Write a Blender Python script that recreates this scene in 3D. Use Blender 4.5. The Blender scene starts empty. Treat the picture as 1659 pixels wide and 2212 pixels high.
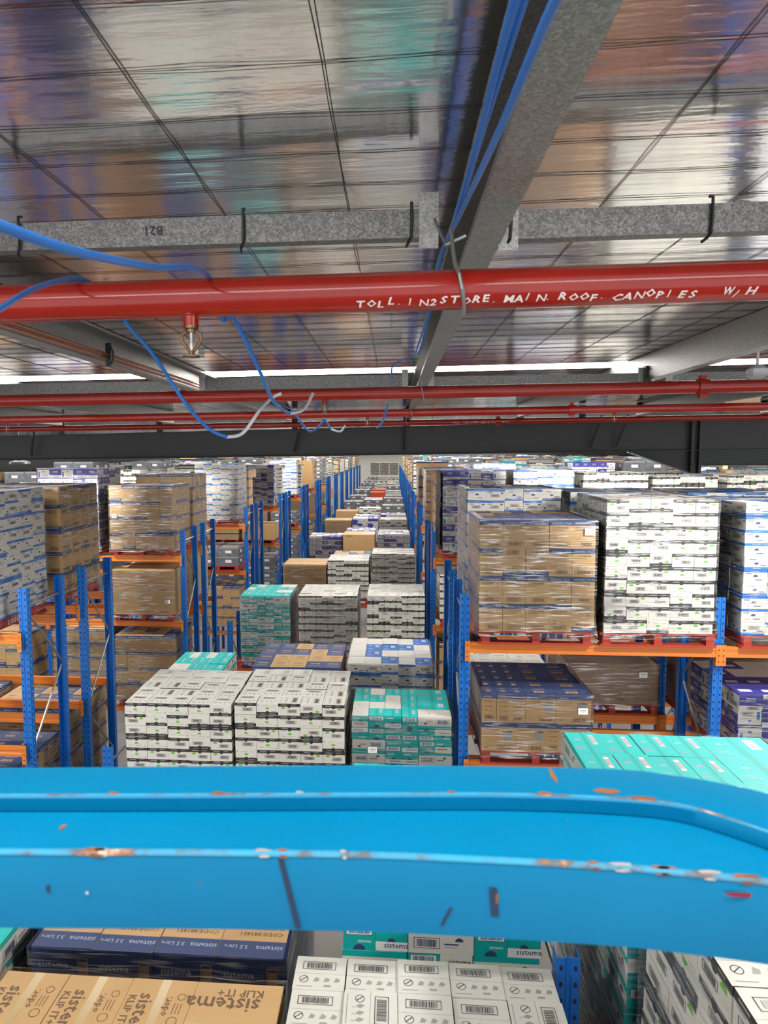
import bpy, math, random
import numpy as np
from mathutils import Matrix, Vector
random.seed(11)
C = bpy.context.scene.collection
sc = bpy.context.scene
R = math.radians

# ------------------------------------------------------------------ camera, world, light, exposure
FPX, CX = 1480.0, 736.0
cam_d = bpy.data.cameras.new('camera')
cam_d.sensor_fit = 'VERTICAL'; cam_d.sensor_height = 36.0
cam_d.lens = FPX / 2212 * 36.0
cam_d.shift_x = (829.5 - CX) / 2212
cam_d.clip_start = 0.02; cam_d.clip_end = 300
cam_d.dof.use_dof = True; cam_d.dof.focus_distance = 8.0
cam_d.dof.aperture_fstop = cam_d.lens / 2.5
cam = bpy.data.objects.new('camera', cam_d); C.objects.link(cam)
PI_, YA, RO = R(4.92), R(4.40), R(-0.19)
Fv = Vector((-math.sin(YA) * math.cos(PI_), math.cos(YA) * math.cos(PI_), -math.sin(PI_)))
Rv = Vector((math.cos(YA), math.sin(YA), 0)); Uv = Rv.cross(Fv)
R2 = Rv * math.cos(RO) + Uv * math.sin(RO); U2 = -Rv * math.sin(RO) + Uv * math.cos(RO)
cam.matrix_world = Matrix(((R2.x, U2.x, -Fv.x, 0), (R2.y, U2.y, -Fv.y, 0), (R2.z, U2.z, -Fv.z, 0), (0, 0, 0, 1)))
sc.camera = cam
def proj(p):
    p = Vector(p); d = p.dot(Fv)
    if d < 0.1: return (-9999, -9999, d)
    return (CX + FPX * p.dot(R2) / d, 1106 - FPX * p.dot(U2) / d, d)

sc.view_settings.view_transform = 'Standard'; sc.view_settings.look = 'None'
sc.view_settings.gamma = 1; sc.view_settings.use_curve_mapping = False
sc.view_settings.exposure = 0.25
sc.cycles.use_denoising = True
sc.cycles.max_bounces = 7; sc.cycles.diffuse_bounces = 3; sc.cycles.glossy_bounces = 4
sc.cycles.transparent_max_bounces = 12
sc.cycles.sample_clamp_indirect = 6
sc.cycles.caustics_reflective = False; sc.cycles.caustics_refractive = False
w = bpy.data.worlds.new('rear_fill'); sc.world = w; w.use_nodes = True
w.node_tree.nodes['Background'].inputs[0].default_value = (0.93, 0.96, 1, 1)
w.node_tree.nodes['Background'].inputs[1].default_value = 1.5  # world light added as fill, coming in through the open rear side
LAMP_W = 340.0
LAMPS = [(3.5, .3), (-6.1, .3), (3.5, 5.45), (-6.3, 5.45), (13, 5.45), (3.5, 11.7), (-6.6, 11.7), (13, 11.7), (3.5, 17.3), (-6.25, 17.3), (13, 17.3)]
for k in range(4, 15):
    LAMPS += [(x, 1.43 + 5.87 * k - 1.8) for x in ((-6.2, 3.5) if k % 2 else (-15, -1.5, 12))]

# ------------------------------------------------------------------ materials
MATS = {}
def mat(name, col, rough=0.6, metal=0.0, var=0.05, scale=6.0, bump=0.0, coat=0.0, spec=0.5):
    if name in MATS: return MATS[name]
    m = bpy.data.materials.new(name); m.use_nodes = True; nt = m.node_tree
    b = nt.nodes['Principled BSDF']
    b.inputs['Roughness'].default_value = rough; b.inputs['Metallic'].default_value = metal
    b.inputs['Coat Weight'].default_value = coat; b.inputs['Coat Roughness'].default_value = 0.2
    b.inputs['Specular IOR Level'].default_value = spec
    tc = nt.nodes.new('ShaderNodeTexCoord'); n = nt.nodes.new('ShaderNodeTexNoise')
    n.inputs['Scale'].default_value = scale; n.inputs['Detail'].default_value = 4
    nt.links.new(tc.outputs['Object'], n.inputs['Vector'])
    mx = nt.nodes.new('ShaderNodeMix'); mx.data_type = 'RGBA'
    mx.inputs[6].default_value = tuple(max(0, c * (1 - var * 2)) for c in col) + (1,)
    mx.inputs[7].default_value = tuple(min(1, c * (1 + var * 2)) for c in col) + (1,)
    nt.links.new(n.outputs['Fac'], mx.inputs[0]); nt.links.new(mx.outputs[2], b.inputs['Base Color'])
    if bump:
        bp = nt.nodes.new('ShaderNodeBump'); bp.inputs['Strength'].default_value = bump; bp.inputs['Distance'].default_value = 0.01
        nt.links.new(n.outputs['Fac'], bp.inputs['Height']); nt.links.new(bp.outputs[0], b.inputs['Normal'])
    MATS[name] = m; return m

mat('white_board', (0.74, 0.715, 0.655)); mat('kraft', (0.60, 0.37, 0.16)); mat('kraft_light', (0.66, 0.45, 0.24))
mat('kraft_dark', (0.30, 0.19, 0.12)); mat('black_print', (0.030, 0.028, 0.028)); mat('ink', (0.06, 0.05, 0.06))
mat('grey_print', (0.36, 0.35, 0.33)); mat('brown_print', (0.16, 0.09, 0.045)); mat('navy_print', (0.035, 0.06, 0.17))
mat('blue_print', (0.02, 0.16, 0.55)); mat('teal_print', (0.0, 0.42, 0.40)); mat('teal_lid', (0.0, 0.56, 0.54)); mat('indigo_print', (0.05, 0.045, 0.30))
mat('green_print', (0.16, 0.52, 0.06)); mat('white_print', (0.85, 0.85, 0.84)); mat('pale_print', (0.40, 0.44, 0.55)); mat('label_paper', (0.9, 0.89, 0.86))
mat('barcode_grey', (0.50, 0.48, 0.46)); mat('tub_grey', (0.16, 0.17, 0.19), rough=0.25, var=0.3, scale=9)
mat('red_plastic', (0.6, 0.07, 0.02)); mat('tape', (0.50, 0.34, 0.13), rough=0.2)
mat('rack_blue', (0.004, 0.145, 0.55), rough=0.35, spec=0.5); mat('slot_dark', (0.005, 0.015, 0.06)); mat('slot_light', (0.6, 0.65, 0.7))
mat('beam_orange', (0.72, 0.20, 0.025), rough=0.4); mat('brace_zinc', (0.35, 0.35, 0.33), rough=0.4, metal=0.7)
mat('pallet_red', (0.42, 0.045, 0.025), rough=0.75, var=0.15, scale=14); mat('bolt', (0.08, 0.06, 0.05), metal=0.5)
mat('rafter_grey', (0.035, 0.037, 0.036), rough=0.5); mat('black_tie', (0.008, 0.008, 0.008), rough=0.4)
mat('pipe_red', (0.36, 0.014, 0.006), rough=0.16, coat=0.0, var=0.12, scale=9); mat('brass', (0.20, 0.12, 0.06), rough=0.35, metal=0.8)
mat('copper', (0.50, 0.20, 0.11), rough=0.3, metal=0.9); mat('wire', (0.05, 0.045, 0.045), rough=0.5, metal=0.6)
mat('cable_blue', (0.025, 0.19, 0.62), rough=0.4); mat('cable_white', (0.75, 0.75, 0.78), rough=0.4)
mat('chalk', (0.85, 0.75, 0.70)); mat('lamp_white', (0.8, 0.8, 0.8)); mat('lamp_body', (0.25, 0.25, 0.25), metal=0.6, rough=0.4)
mat('wall_cream', (0.62, 0.60, 0.55)); mat('concrete', (0.30, 0.29, 0.27), rough=0.5, scale=1.2, var=0.1)
mat('black_film', (0.008, 0.010, 0.009), spec=0.25, rough=0.35, bump=0.6, scale=12)
mat('rust', (0.25, 0.09, 0.03), rough=0.8, var=0.3, scale=60); mat('bare_metal', (0.6, 0.55, 0.5), rough=0.4, metal=0.5)
mat('scuff', (0.01, 0.03, 0.08), rough=0.6); mat('red_paint', (0.25, 0.01, 0.02))

def galv(name, c0, c1, rough):
    m = bpy.data.materials.new(name); m.use_nodes = True; nt = m.node_tree; b = nt.nodes['Principled BSDF']
    b.inputs['Metallic'].default_value = 0.75
    tc = nt.nodes.new('ShaderNodeTexCoord'); v = nt.nodes.new('ShaderNodeTexVoronoi'); v.inputs['Scale'].default_value = 260
    n = nt.nodes.new('ShaderNodeTexNoise'); n.inputs['Scale'].default_value = 60
    nt.links.new(tc.outputs['Object'], v.inputs['Vector']); nt.links.new(tc.outputs['Object'], n.inputs['Vector'])
    ad = nt.nodes.new('ShaderNodeMath'); ad.operation = 'MULTIPLY'
    sp = nt.nodes.new('ShaderNodeSeparateColor'); nt.links.new(v.outputs['Color'], sp.inputs[0])
    nt.links.new(sp.outputs[0], ad.inputs[0]); nt.links.new(n.outputs['Fac'], ad.inputs[1])
    r = nt.nodes.new('ShaderNodeValToRGB'); r.color_ramp.elements[0].color = c0 + (1,); r.color_ramp.elements[1].color = c1 + (1,)
    r.color_ramp.elements[0].position = 0.05; r.color_ramp.elements[1].position = 0.5
    nt.links.new(ad.outputs[0], r.inputs[0]); nt.links.new(r.outputs[0], b.inputs['Base Color'])
    b.inputs['Roughness'].default_value = rough
    MATS[name] = m
galv('galvanised', (0.29, 0.29, 0.28), (0.50, 0.49, 0.47), 0.45)
galv('galvanised_dark', (0.13, 0.13, 0.13), (0.30, 0.29, 0.275), 0.45)

def make_foil():
    m = bpy.data.materials.new('foil'); m.use_nodes = True; nt = m.node_tree; b = nt.nodes['Principled BSDF']
    b.inputs['Metallic'].default_value = 1; b.inputs['Roughness'].default_value = 0.13
    b.inputs['Base Color'].default_value = (0.93, 0.90, 0.88, 1)
    tc = nt.nodes.new('ShaderNodeTexCoord')
    def ns(sx, sy, sc_, det):
        mp = nt.nodes.new('ShaderNodeMapping'); mp.inputs['Scale'].default_value = (sx, sy, 1)
        n = nt.nodes.new('ShaderNodeTexNoise'); n.inputs['Scale'].default_value = sc_; n.inputs['Detail'].default_value = det
        nt.links.new(tc.outputs['Object'], mp.inputs[0]); nt.links.new(mp.outputs[0], n.inputs['Vector']); return n
    a = ns(0.3, 3, 3.0, 4); c = ns(1, 6, 9, 2); d = ns(1, 1.5, 70, 2)
    b1 = nt.nodes.new('ShaderNodeBump'); b1.inputs['Strength'].default_value = 0.17; b1.inputs['Distance'].default_value = 0.02
    b2 = nt.nodes.new('ShaderNodeBump'); b2.inputs['Strength'].default_value = 0.09; b2.inputs['Distance'].default_value = 0.006
    b3 = nt.nodes.new('ShaderNodeBump'); b3.inputs['Strength'].default_value = 0.10; b3.inputs['Distance'].default_value = 0.0015
    nt.links.new(a.outputs['Fac'], b1.inputs['Height']); nt.links.new(c.outputs['Fac'], b2.inputs['Height']); nt.links.new(d.outputs['Fac'], b3.inputs['Height'])
    nt.links.new(b1.outputs[0], b2.inputs['Normal']); nt.links.new(b2.outputs[0], b3.inputs['Normal']); nt.links.new(b3.outputs[0], b.inputs['Normal'])
    MATS['foil'] = m
make_foil()

def make_wrap():
    m = bpy.data.materials.new('stretch_film'); m.use_nodes = True; nt = m.node_tree
    nt.nodes.remove(nt.nodes['Principled BSDF']); out = nt.nodes['Material Output']
    tc = nt.nodes.new('ShaderNodeTexCoord')
    mp = nt.nodes.new('ShaderNodeMapping'); mp.inputs['Scale'].default_value = (1.6, 1.6, 26); mp.inputs['Rotation'].default_value = (0.12, 0.16, 0)
    n = nt.nodes.new('ShaderNodeTexNoise'); n.inputs['Scale'].default_value = 2.2; n.inputs['Detail'].default_value = 5; n.inputs['Distortion'].default_value = 0.6
    nt.links.new(tc.outputs['Object'], mp.inputs[0]); nt.links.new(mp.outputs[0], n.inputs['Vector'])
    bp = nt.nodes.new('ShaderNodeBump'); bp.inputs['Strength'].default_value = 1.0; bp.inputs['Distance'].default_value = 0.008
    nt.links.new(n.outputs['Fac'], bp.inputs['Height'])
    rp = nt.nodes.new('ShaderNodeValToRGB'); rp.color_ramp.elements[0].position = 0.51; rp.color_ramp.elements[1].position = 0.63
    rp.color_ramp.elements[0].color = (0, 0, 0, 1); rp.color_ramp.elements[1].color = (1, 1, 1, 1)
    pn = nt.nodes.new('ShaderNodeTexNoise'); pn.inputs['Scale'].default_value = 3.5; pn.inputs['Detail'].default_value = 3
    nt.links.new(tc.outputs['Object'], pn.inputs['Vector'])
    pr_ = nt.nodes.new('ShaderNodeValToRGB'); pr_.color_ramp.elements[0].position = 0.36; pr_.color_ramp.elements[1].position = 0.58; nt.links.new(pn.outputs['Fac'], pr_.inputs[0])
    nt.links.new(n.outputs['Fac'], rp.inputs[0])
    pm = nt.nodes.new('ShaderNodeMath'); pm.operation = 'MULTIPLY'; nt.links.new(rp.outputs[0], pm.inputs[0]); nt.links.new(pr_.outputs[0], pm.inputs[1])
    fr = nt.nodes.new('ShaderNodeFresnel'); fr.inputs['IOR'].default_value = 1.30
    ma = nt.nodes.new('ShaderNodeMath'); ma.operation = 'MULTIPLY_ADD'; ma.inputs[1].default_value = 0.30
    nt.links.new(pm.outputs[0], ma.inputs[0]); nt.links.new(fr.outputs[0], ma.inputs[2]); ma.use_clamp = True
    gl = nt.nodes.new('ShaderNodeBsdfGlossy'); gl.inputs['Roughness'].default_value = 0.27; gl.inputs['Color'].default_value = (0.95, 0.95, 0.97, 1)
    nt.links.new(bp.outputs[0], gl.inputs['Normal'])
    tr = nt.nodes.new('ShaderNodeBsdfTransparent'); tr.inputs[0].default_value = (1, 1, 1, 1)
    df = nt.nodes.new('ShaderNodeBsdfDiffuse'); df.inputs[0].default_value = (0.95, 0.95, 0.97, 1)
    m0 = nt.nodes.new('ShaderNodeMixShader'); m1 = nt.nodes.new('ShaderNodeMixShader')
    mf = nt.nodes.new('ShaderNodeMath'); mf.operation = 'MULTIPLY_ADD'; mf.inputs[1].default_value = 0.12; mf.inputs[2].default_value = 0.0
    nt.links.new(pm.outputs[0], mf.inputs[0]); nt.links.new(mf.outputs[0], m0.inputs[0])
    nt.links.new(tr.outputs[0], m0.inputs[1]); nt.links.new(df.outputs[0], m0.inputs[2])
    nt.links.new(ma.outputs[0], m1.inputs[0]); nt.links.new(m0.outputs[0], m1.inputs[1]); nt.links.new(gl.outputs[0], m1.inputs[2])
    nt.links.new(m1.outputs[0], out.inputs[0]); MATS['film'] = m
make_wrap()

def make_rail_paint():
    m = bpy.data.materials.new('rail_paint'); m.use_nodes = True; nt = m.node_tree; b = nt.nodes['Principled BSDF']
    b.inputs['Roughness'].default_value = 0.38; b.inputs['Specular IOR Level'].default_value = 0.18
    tc = nt.nodes.new('ShaderNodeTexCoord')
    def ns(s, d):
        n = nt.nodes.new('ShaderNodeTexNoise'); n.inputs['Scale'].default_value = s; n.inputs['Detail'].default_value = d
        nt.links.new(tc.outputs['Object'], n.inputs['Vector']); return n
    a = ns(9, 5); c = ns(38, 6)
    mx = nt.nodes.new('ShaderNodeMix'); mx.data_type = 'RGBA'
    mx.inputs[6].default_value = (0.0, 0.15, 0.31, 1); mx.inputs[7].default_value = (0.0, 0.19, 0.385, 1)
    nt.links.new(a.outputs['Fac'], mx.inputs[0])
    r = nt.nodes.new('ShaderNodeValToRGB'); r.color_ramp.elements[0].position = 0.745; r.color_ramp.elements[1].position = 0.79
    nt.links.new(c.outputs['Fac'], r.inputs[0])
    m2 = nt.nodes.new('ShaderNodeMix'); m2.data_type = 'RGBA'; m2.inputs[7].default_value = (0.12, 0.09, 0.07, 1)
    nt.links.new(r.outputs[0], m2.inputs[0]); nt.links.new(mx.outputs[2], m2.inputs[6]); nt.links.new(m2.outputs[2], b.inputs['Base Color'])
    MATS['rail_paint'] = m
make_rail_paint()

def emit(name, col, s):
    m = bpy.data.materials.new(name); m.use_nodes = True; nt = m.node_tree
    nt.nodes.remove(nt.nodes['Principled BSDF']); e = nt.nodes.new('ShaderNodeEmission')
    e.inputs[0].default_value = col + (1,); e.inputs[1].default_value = s
    nt.links.new(e.outputs[0], nt.nodes['Material Output'].inputs[0]); MATS[name] = m
emit('lamp_glow', (1, 0.97, 0.9), 12.0); emit('rooflight_fill_glow', (1, 0.97, 0.92), 12.5)

# ------------------------------------------------------------------ mesh builder
class MB:
    def __init__(s): s.v = []; s.f = []; s.m = []; s.names = []
    def mi(s, n):
        if n not in s.names: s.names.append(n)
        return s.names.index(n)
    def face(s, pts, mt):
        b = len(s.v); s.v += [tuple(p) for p in pts]; s.f.append(tuple(range(b, b + len(pts)))); s.m.append(s.mi(mt))
    def mesh(s, verts, faces, mt):
        b = len(s.v); s.v += [tuple(p) for p in verts]; i = s.mi(mt)
        for f in faces: s.f.append(tuple(b + k for k in f)); s.m.append(i)
    def box(s, x0, y0, z0, x1, y1, z1, mt):
        v = [(x0,y0,z0),(x1,y0,z0),(x1,y1,z0),(x0,y1,z0),(x0,y0,z1),(x1,y0,z1),(x1,y1,z1),(x0,y1,z1)]
        s.mesh(v, [(0,3,2,1),(4,5,6,7),(0,1,5,4),(1,2,6,5),(2,3,7,6),(3,0,4,7)], mt)
    def extr(s, prof, axis, a0, a1, mt):
        """closed 2-D outline extruded: axis 'z' outline (x,y), axis 'x' outline (y,z), axis 'y' outline (x,z)"""
        def P(p, a): return {'z': (p[0], p[1], a), 'x': (a, p[0], p[1]), 'y': (p[0], a, p[1])}[axis]
        n = len(prof); v = [P(p, a0) for p in prof] + [P(p, a1) for p in prof]
        f = [(i, (i + 1) % n, n + (i + 1) % n, n + i) for i in range(n)] + [tuple(range(n - 1, -1, -1)), tuple(range(n, 2 * n))]
        s.mesh(v, f, mt)
    def tube(s, pts, r, mt, n=8, caps=True):
        pts = [Vector(p) for p in pts]; rings = []; up = None
        for i, p in enumerate(pts):
            d = (pts[min(i + 1, len(pts) - 1)] - pts[max(i - 1, 0)]).normalized()
            if up is None:
                up = Vector((0, 0, 1)) if abs(d.z) < 0.9 else Vector((1, 0, 0))
            a = d.cross(up).normalized(); up = a.cross(d).normalized()
            rr = r[i] if isinstance(r, (list, tuple)) else r
            rings.append([p + (a * math.cos(2 * math.pi * k / n) + up * math.sin(2 * math.pi * k / n)) * rr for k in range(n)])
        v = [q for rg in rings for q in rg]; f = []
        for i in range(len(pts) - 1):
            for k in range(n): f.append((i * n + k, i * n + (k + 1) % n, (i + 1) * n + (k + 1) % n, (i + 1) * n + k))
        if caps: f += [tuple(range(n - 1, -1, -1)), tuple(range((len(pts) - 1) * n, len(pts) * n))]
        s.mesh(v, f, mt)
    def lathe(s, prof, mt, n=16, c=(0, 0, 0)):
        v = []; f = []
        for r, z in prof:
            for k in range(n): v.append((c[0] + r * math.cos(2 * math.pi * k / n), c[1] + r * math.sin(2 * math.pi * k / n), c[2] + z))
        for i in range(len(prof) - 1):
            for k in range(n): f.append((i * n + k, i * n + (k + 1) % n, (i + 1) * n + (k + 1) % n, (i + 1) * n + k))
        s.mesh(v, f, mt)
    def data(s, name):
        me = bpy.data.meshes.new(name); me.from_pydata(s.v, [], s.f)
        for n in s.names: me.materials.append(MATS[n])
        me.polygons.foreach_set('material_index', s.m); me.update(); return me
    def obj(s, name, parent=None, smooth=False, loc=None):
        o = bpy.data.objects.new(name, s.data(name)); C.objects.link(o)
        if parent: o.parent = parent
        if loc: o.location = loc
        if smooth:
            for p in o.data.polygons: p.use_smooth = True
            try: o.data.set_sharp_from_angle(angle=R(35))
            except Exception: pass
        return o

def tag(o, label=None, cat=None, group=None, kind=None):
    if label: o['label'] = label
    if cat: o['category'] = cat
    if group: o['group'] = group
    if kind: o['kind'] = kind
    return o
def empty(name, loc, label, cat, group=None):
    o = bpy.data.objects.new(name, None); C.objects.link(o); o.location = loc; o.empty_display_size = 0.1
    return tag(o, label, cat, group)
def copy_tree(o, parent=None):
    c = o.copy(); C.objects.link(c); c.parent = parent
    for ch in KIDS.get(o.name, []): copy_tree(ch, c)
    return c
KIDS = {}
def kid(parent, o): KIDS.setdefault(parent.name, []).append(o); return o

# text glyphs as flat triangles, cached
TXT = {}
def glyphs(t, bold=.012):
    if (t, bold) not in TXT:
        cu = bpy.data.curves.new('t', 'FONT'); cu.body = t; cu.size = 1; cu.resolution_u = 1; cu.offset = bold
        o = bpy.data.objects.new('t', cu); C.objects.link(o)
        me = o.to_mesh(); vs = [(v.co.x, v.co.y) for v in me.vertices]; fs = [tuple(p.vertices) for p in me.polygons]
        o.to_mesh_clear(); bpy.data.objects.remove(o); bpy.data.curves.remove(cu)
        TXT[t, bold] = (vs, fs, max(v[0] for v in vs))
    return TXT[t, bold]

# ------------------------------------------------------------------ cartons
class Carton(MB):
    def __init__(s, W, D, H, det):
        super().__init__(); s.W, s.D, s.H, s.det = W, D, H, det
    def fr(s, face):
        W, D, H = s.W, s.D, s.H
        return {'F': (Vector((-W/2, 0, 0)), Vector((1,0,0)), Vector((0,0,1)), Vector((0,-1,0)), W, H),
                'R': (Vector((W/2, 0, 0)), Vector((0,1,0)), Vector((0,0,1)), Vector((1,0,0)), D, H),
                'L': (Vector((-W/2, D, 0)), Vector((0,-1,0)), Vector((0,0,1)), Vector((-1,0,0)), D, H),
                'T': (Vector((-W/2, 0, H)), Vector((1,0,0)), Vector((0,1,0)), Vector((0,0,1)), W, D)}[face]
    def q(s, face, u0, v0, u1, v1, mt, lift=1):
        o, U, V, N, fw, fh = s.fr(face); e = N * (0.0004 * lift)
        s.face([o + U*u0 + V*v0 + e, o + U*u1 + V*v0 + e, o + U*u1 + V*v1 + e, o + U*u0 + V*v1 + e], mt)
    def poly(s, face, pts, mt, lift=2):
        o, U, V, N, fw, fh = s.fr(face); e = N * (0.0004 * lift)
        s.face([o + U*a + V*b + e for a, b in pts], mt)
    def arc(s, face, u, v, r, mt, down=False, lift=2):
        sg = -1 if down else 1
        s.poly(face, [(u + r*math.cos(t), v + sg*r*math.sin(t)) for t in [math.pi*k/6 for k in (range(7) if sg > 0 else range(6, -1, -1))]], mt, lift)
    def line(s, face, u, v, w_, mt='grey_print', h=0.0035): s.q(face, u, v, u + w_, v + h, mt, 2)
    def ring(s, face, u, v, r, mt='ink', t=0.003):
        n = 12
        for k in range(n):
            a, b = 2*math.pi*k/n, 2*math.pi*(k+1)/n
            s.poly(face, [(u+r*math.cos(a), v+r*math.sin(a)), (u+r*math.cos(b), v+r*math.sin(b)), (u+(r-t)*math.cos(b), v+(r-t)*math.sin(b)), (u+(r-t)*math.cos(a), v+(r-t)*math.sin(a))][::-1], mt)
    def bar(s, face, u, v, w_, h_, ink='ink', bg=None, vert=False):
        if bg: s.q(face, u, v, u + w_, v + h_, bg, 2)
        if s.det == 0:
            s.q(face, u, v, u + w_, v + h_, 'barcode_grey', 3); return
        t = 0.0028
        for a in ((u, v, u+w_, v+t), (u, v+h_-t, u+w_, v+h_), (u, v, u+t, v+h_), (u+w_-t, v, u+w_, v+h_)): s.q(face, *a, ink, 3)
        if s.det == 1: s.q(face, u + w_*.12, v + h_*.2, u + w_*.88, v + h_*.8, 'barcode_grey', 3); return
        rnd = random.Random(int(w_ * 9999)); L = h_ if vert else w_; p = L * .12
        while p < L * .88:
            b = rnd.choice((.0016, .0022, .0038)) * L / .12
            if vert: s.q(face, u + w_*.15, v + p, u + w_*.85, v + p + b, ink, 3)
            else: s.q(face, u + p, v + h_*.16, u + p + b, v + h_*.84, ink, 3)
            p += b + rnd.choice((.0016, .0026)) * L / .12
    def text(s, face, t, u, v, size, mt='ink', rot=0):
        if s.det < 2:
            if s.det == 1 and rot == 0:
                wd = size * 0.55 * len(t); s.q(face, u, v + size*.1, u + wd, v + size*.55, 'grey_print' if mt not in ('white_print', 'pale_print') else 'pale_print', 2)
            return
        vs, fs, wd = glyphs(t); o, U, V, N, fw, fh = s.fr(face); e = N * 0.0009
        c, sn = math.cos(R(rot)), math.sin(R(rot))
        s.mesh([o + U*(u + size*(a*c - b*sn)) + V*(v + size*(a*sn + b*c)) + e for a, b in vs], fs, mt)

def side_style(c, kind, face, W, H, v):
    if kind == 'white':
        c.q(face, 0, H*.74, W, H, 'black_print')
        if c.det:
            c.line(face, W*.12, H*.86, W*.3, 'grey_print', .008); c.line(face, W*.6, H*.88, W*.22, 'grey_print', .006)
            c.arc(face, W*.5, H*.80, .022, 'black_print', True)
        if v == 0:
            c.arc(face, W*.22, H*.55, .024, 'green_print'); c.bar(face, W*.42, H*.22, W*.44, H*.28)
        elif v == 1:
            c.arc(face, W*.5, H*.34, .024, 'green_print')
            if c.det: c.line(face, W*.08, H*.66, W*.25, 'grey_print', .008); c.line(face, W*.1, H*.2, W*.24); c.line(face, W*.46, H*.18, W*.3); c.q(face, W*.88, H*.1, W*.95, H*.2, 'grey_print', 2)
        elif v == 2:
            c.bar(face, W*.14, H*.26, W*.48, H*.28); c.arc(face, W*.78, H*.56, .024, 'green_print')
            if c.det: c.line(face, W*.08, H*.66, W*.25, 'grey_print', .008)
        else:
            c.bar(face, W*.34, H*.3, W*.5, H*.28)
            if c.det: c.line(face, W*.08, H*.66, W*.3, 'grey_print', .008)
    elif kind == 'blue':
        c.q(face, 0, H*.80, W, H, 'blue_print')
        if v % 2 == 0: c.bar(face, W*.2, H*.3, W*.52, H*.28); c.arc(face, W*.85, H*.6, .018, 'navy_print')
        else:
            c.arc(face, W*.5, H*.45, .024, 'navy_print')
            if c.det: c.line(face, W*.1, H*.2, W*.3); c.line(face, W*.5, H*.2, W*.3, 'navy_print', .007)
        if c.det: c.line(face, W*.08, H*.66, W*.25, 'navy_print', .008); c.line(face, W*.3, H*.87, W*.35, 'pale_print', .006)
    elif kind == 'brown':
        c.q(face, 0, H*.82, W, H, 'navy_print')
        c.text(face, 'sistema', W*.1, H*.86, .036, 'pale_print'); c.text(face, '5 Pack', W*.62, H*.86, .028, 'pale_print')
        c.text(face, 'CODE:88188', W*.10, H*.70, .030, 'brown_print')
        if c.det: c.line(face, W*.10, H*.65, W*.5, 'brown_print', .004)
        if v % 2: c.text(face, '1 x 4', W*.08, H*.32, .026, 'brown_print'); c.bar(face, W*.27, H*.06, W*.64, H*.18, 'brown_print')
        else:
            if c.det:
                for k in range(4): c.line(face, W*.2, H*(.42 - .04*k), W*.16, 'brown_print', .003)
                c.line(face, W*.52, H*.33, W*.2, 'brown_print', .003)
            c.bar(face, W*.12, H*.06, W*.76, H*.19, 'brown_print')
    elif kind == 'litre':
        c.q(face, 0, H*.82, W, H, 'navy_print')
        c.text(face, 'sistema', W*.08, H*.86, .03, 'pale_print')
        if W < .2:
            c.text(face, '2.2 Litre', W*.10, H*.69, .034, 'brown_print'); c.text(face, 'CODE:881', W*.12, H*.52, .022, 'brown_print')
            if c.det: c.line(face, W*.15, H*.42, W*.3, 'brown_print', .003); c.line(face, W*.55, H*.38, W*.25, 'brown_print', .003)
            c.bar(face, W*.16, H*.06, W*.66, H*.2, 'brown_print')
        else:
            c.text(face, 'CODE:881851', W*.06, H*.72, .024, 'brown_print')
            c.poly(face, [(W*.66, H*.34), (W*.84, H*.34), (W*.90, H*.66), (W*.60, H*.66)], 'grey_print', 2)
            c.poly(face, [(W*.62, H*.66), (W*.88, H*.66), (W*.92, H*.71), (W*.75, H*.75), (W*.58, H*.71)], 'brown_print', 3)
            c.text(face, '1 x 4', W*.06, H*.1, .024, 'brown_print'); c.bar(face, W*.43, H*.05, W*.5, H*.17, 'brown_print')
    elif kind == 'teal':
        if W > .28:
            c.q(face, 0, H*.76, W, H, 'teal_print'); c.bar(face, W*.08, H*.2, W*.4, H*.42, 'navy_print')
            c.arc(face, W*.78, H*.5, .02, 'navy_print')
            if c.det: c.line(face, W*.55, H*.36, W*.22, 'navy_print', .007); c.line(face, W*.55, H*.26, W*.2)
        elif v == 0:
            c.q(face, 0, 0, W, H, 'teal_print'); c.q(face, 0, 0, W, H*.36, 'white_print', 2); c.text(face, 'sistema', W*.26, H*.13, .04, 'navy_print')
            c.arc(face, W*.5, H*.36, .02, 'navy_print', False, 3)
            if c.det: c.line(face, W*.14, H*.78, W*.4, 'white_print', .009)
        elif v == 1:
            c.q(face, 0, 0, W, H, 'teal_print'); c.bar(face, W*.08, H*.08, W*.84, H*.38, 'navy_print', 'white_print'); c.text(face, 'CODE:21487', W*.12, H*.68, .022, 'white_print')
        elif v == 2:
            c.q(face, 0, 0, W, H, 'teal_print'); c.bar(face, W*.08, H*.58, W*.84, H*.36, 'navy_print', 'white_print')
            c.arc(face, W*.5, H*.0, .03, 'navy_print'); c.text(face, 'sistema', W*.45, H*.3, .022, 'white_print')
        else:
            c.q(face, 0, 0, W, H*.5, 'teal_print'); c.arc(face, W*.5, H*.5, .02, 'navy_print', True)
            if c.det: c.text(face, 'sistema', W*.26, H*.64, .036, 'ink'); c.line(face, W*.5, H*.2, W*.4, 'white_print', .009)
    elif kind == 'purple':
        if v % 2 == 0:
            c.q(face, 0, H*.28, W, H, 'indigo_print'); c.bar(face, W*.35, H*.05, W*.5, H*.18)
            if c.det: c.line(face, W*.3, H*.7, W*.42, 'white_print', .008); c.line(face, W*.3, H*.6, W*.42, 'pale_print', .006); c.line(face, W*.3, H*.52, W*.42, 'pale_print', .006)
        else:
            c.q(face, 0, H*.9, W, H, 'indigo_print'); c.bar(face, W*.36, H*.1, W*.52, H*.28)
            c.q(face, W*.06, H*.1, W*.2, H*.6, 'blue_print'); c.arc(face, W*.5, H*.6, .02, 'indigo_print')
            if c.det: c.line(face, W*.5, H*.5, W*.35)
    elif kind in ('bigbrown', 'darkbrown'):
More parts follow.
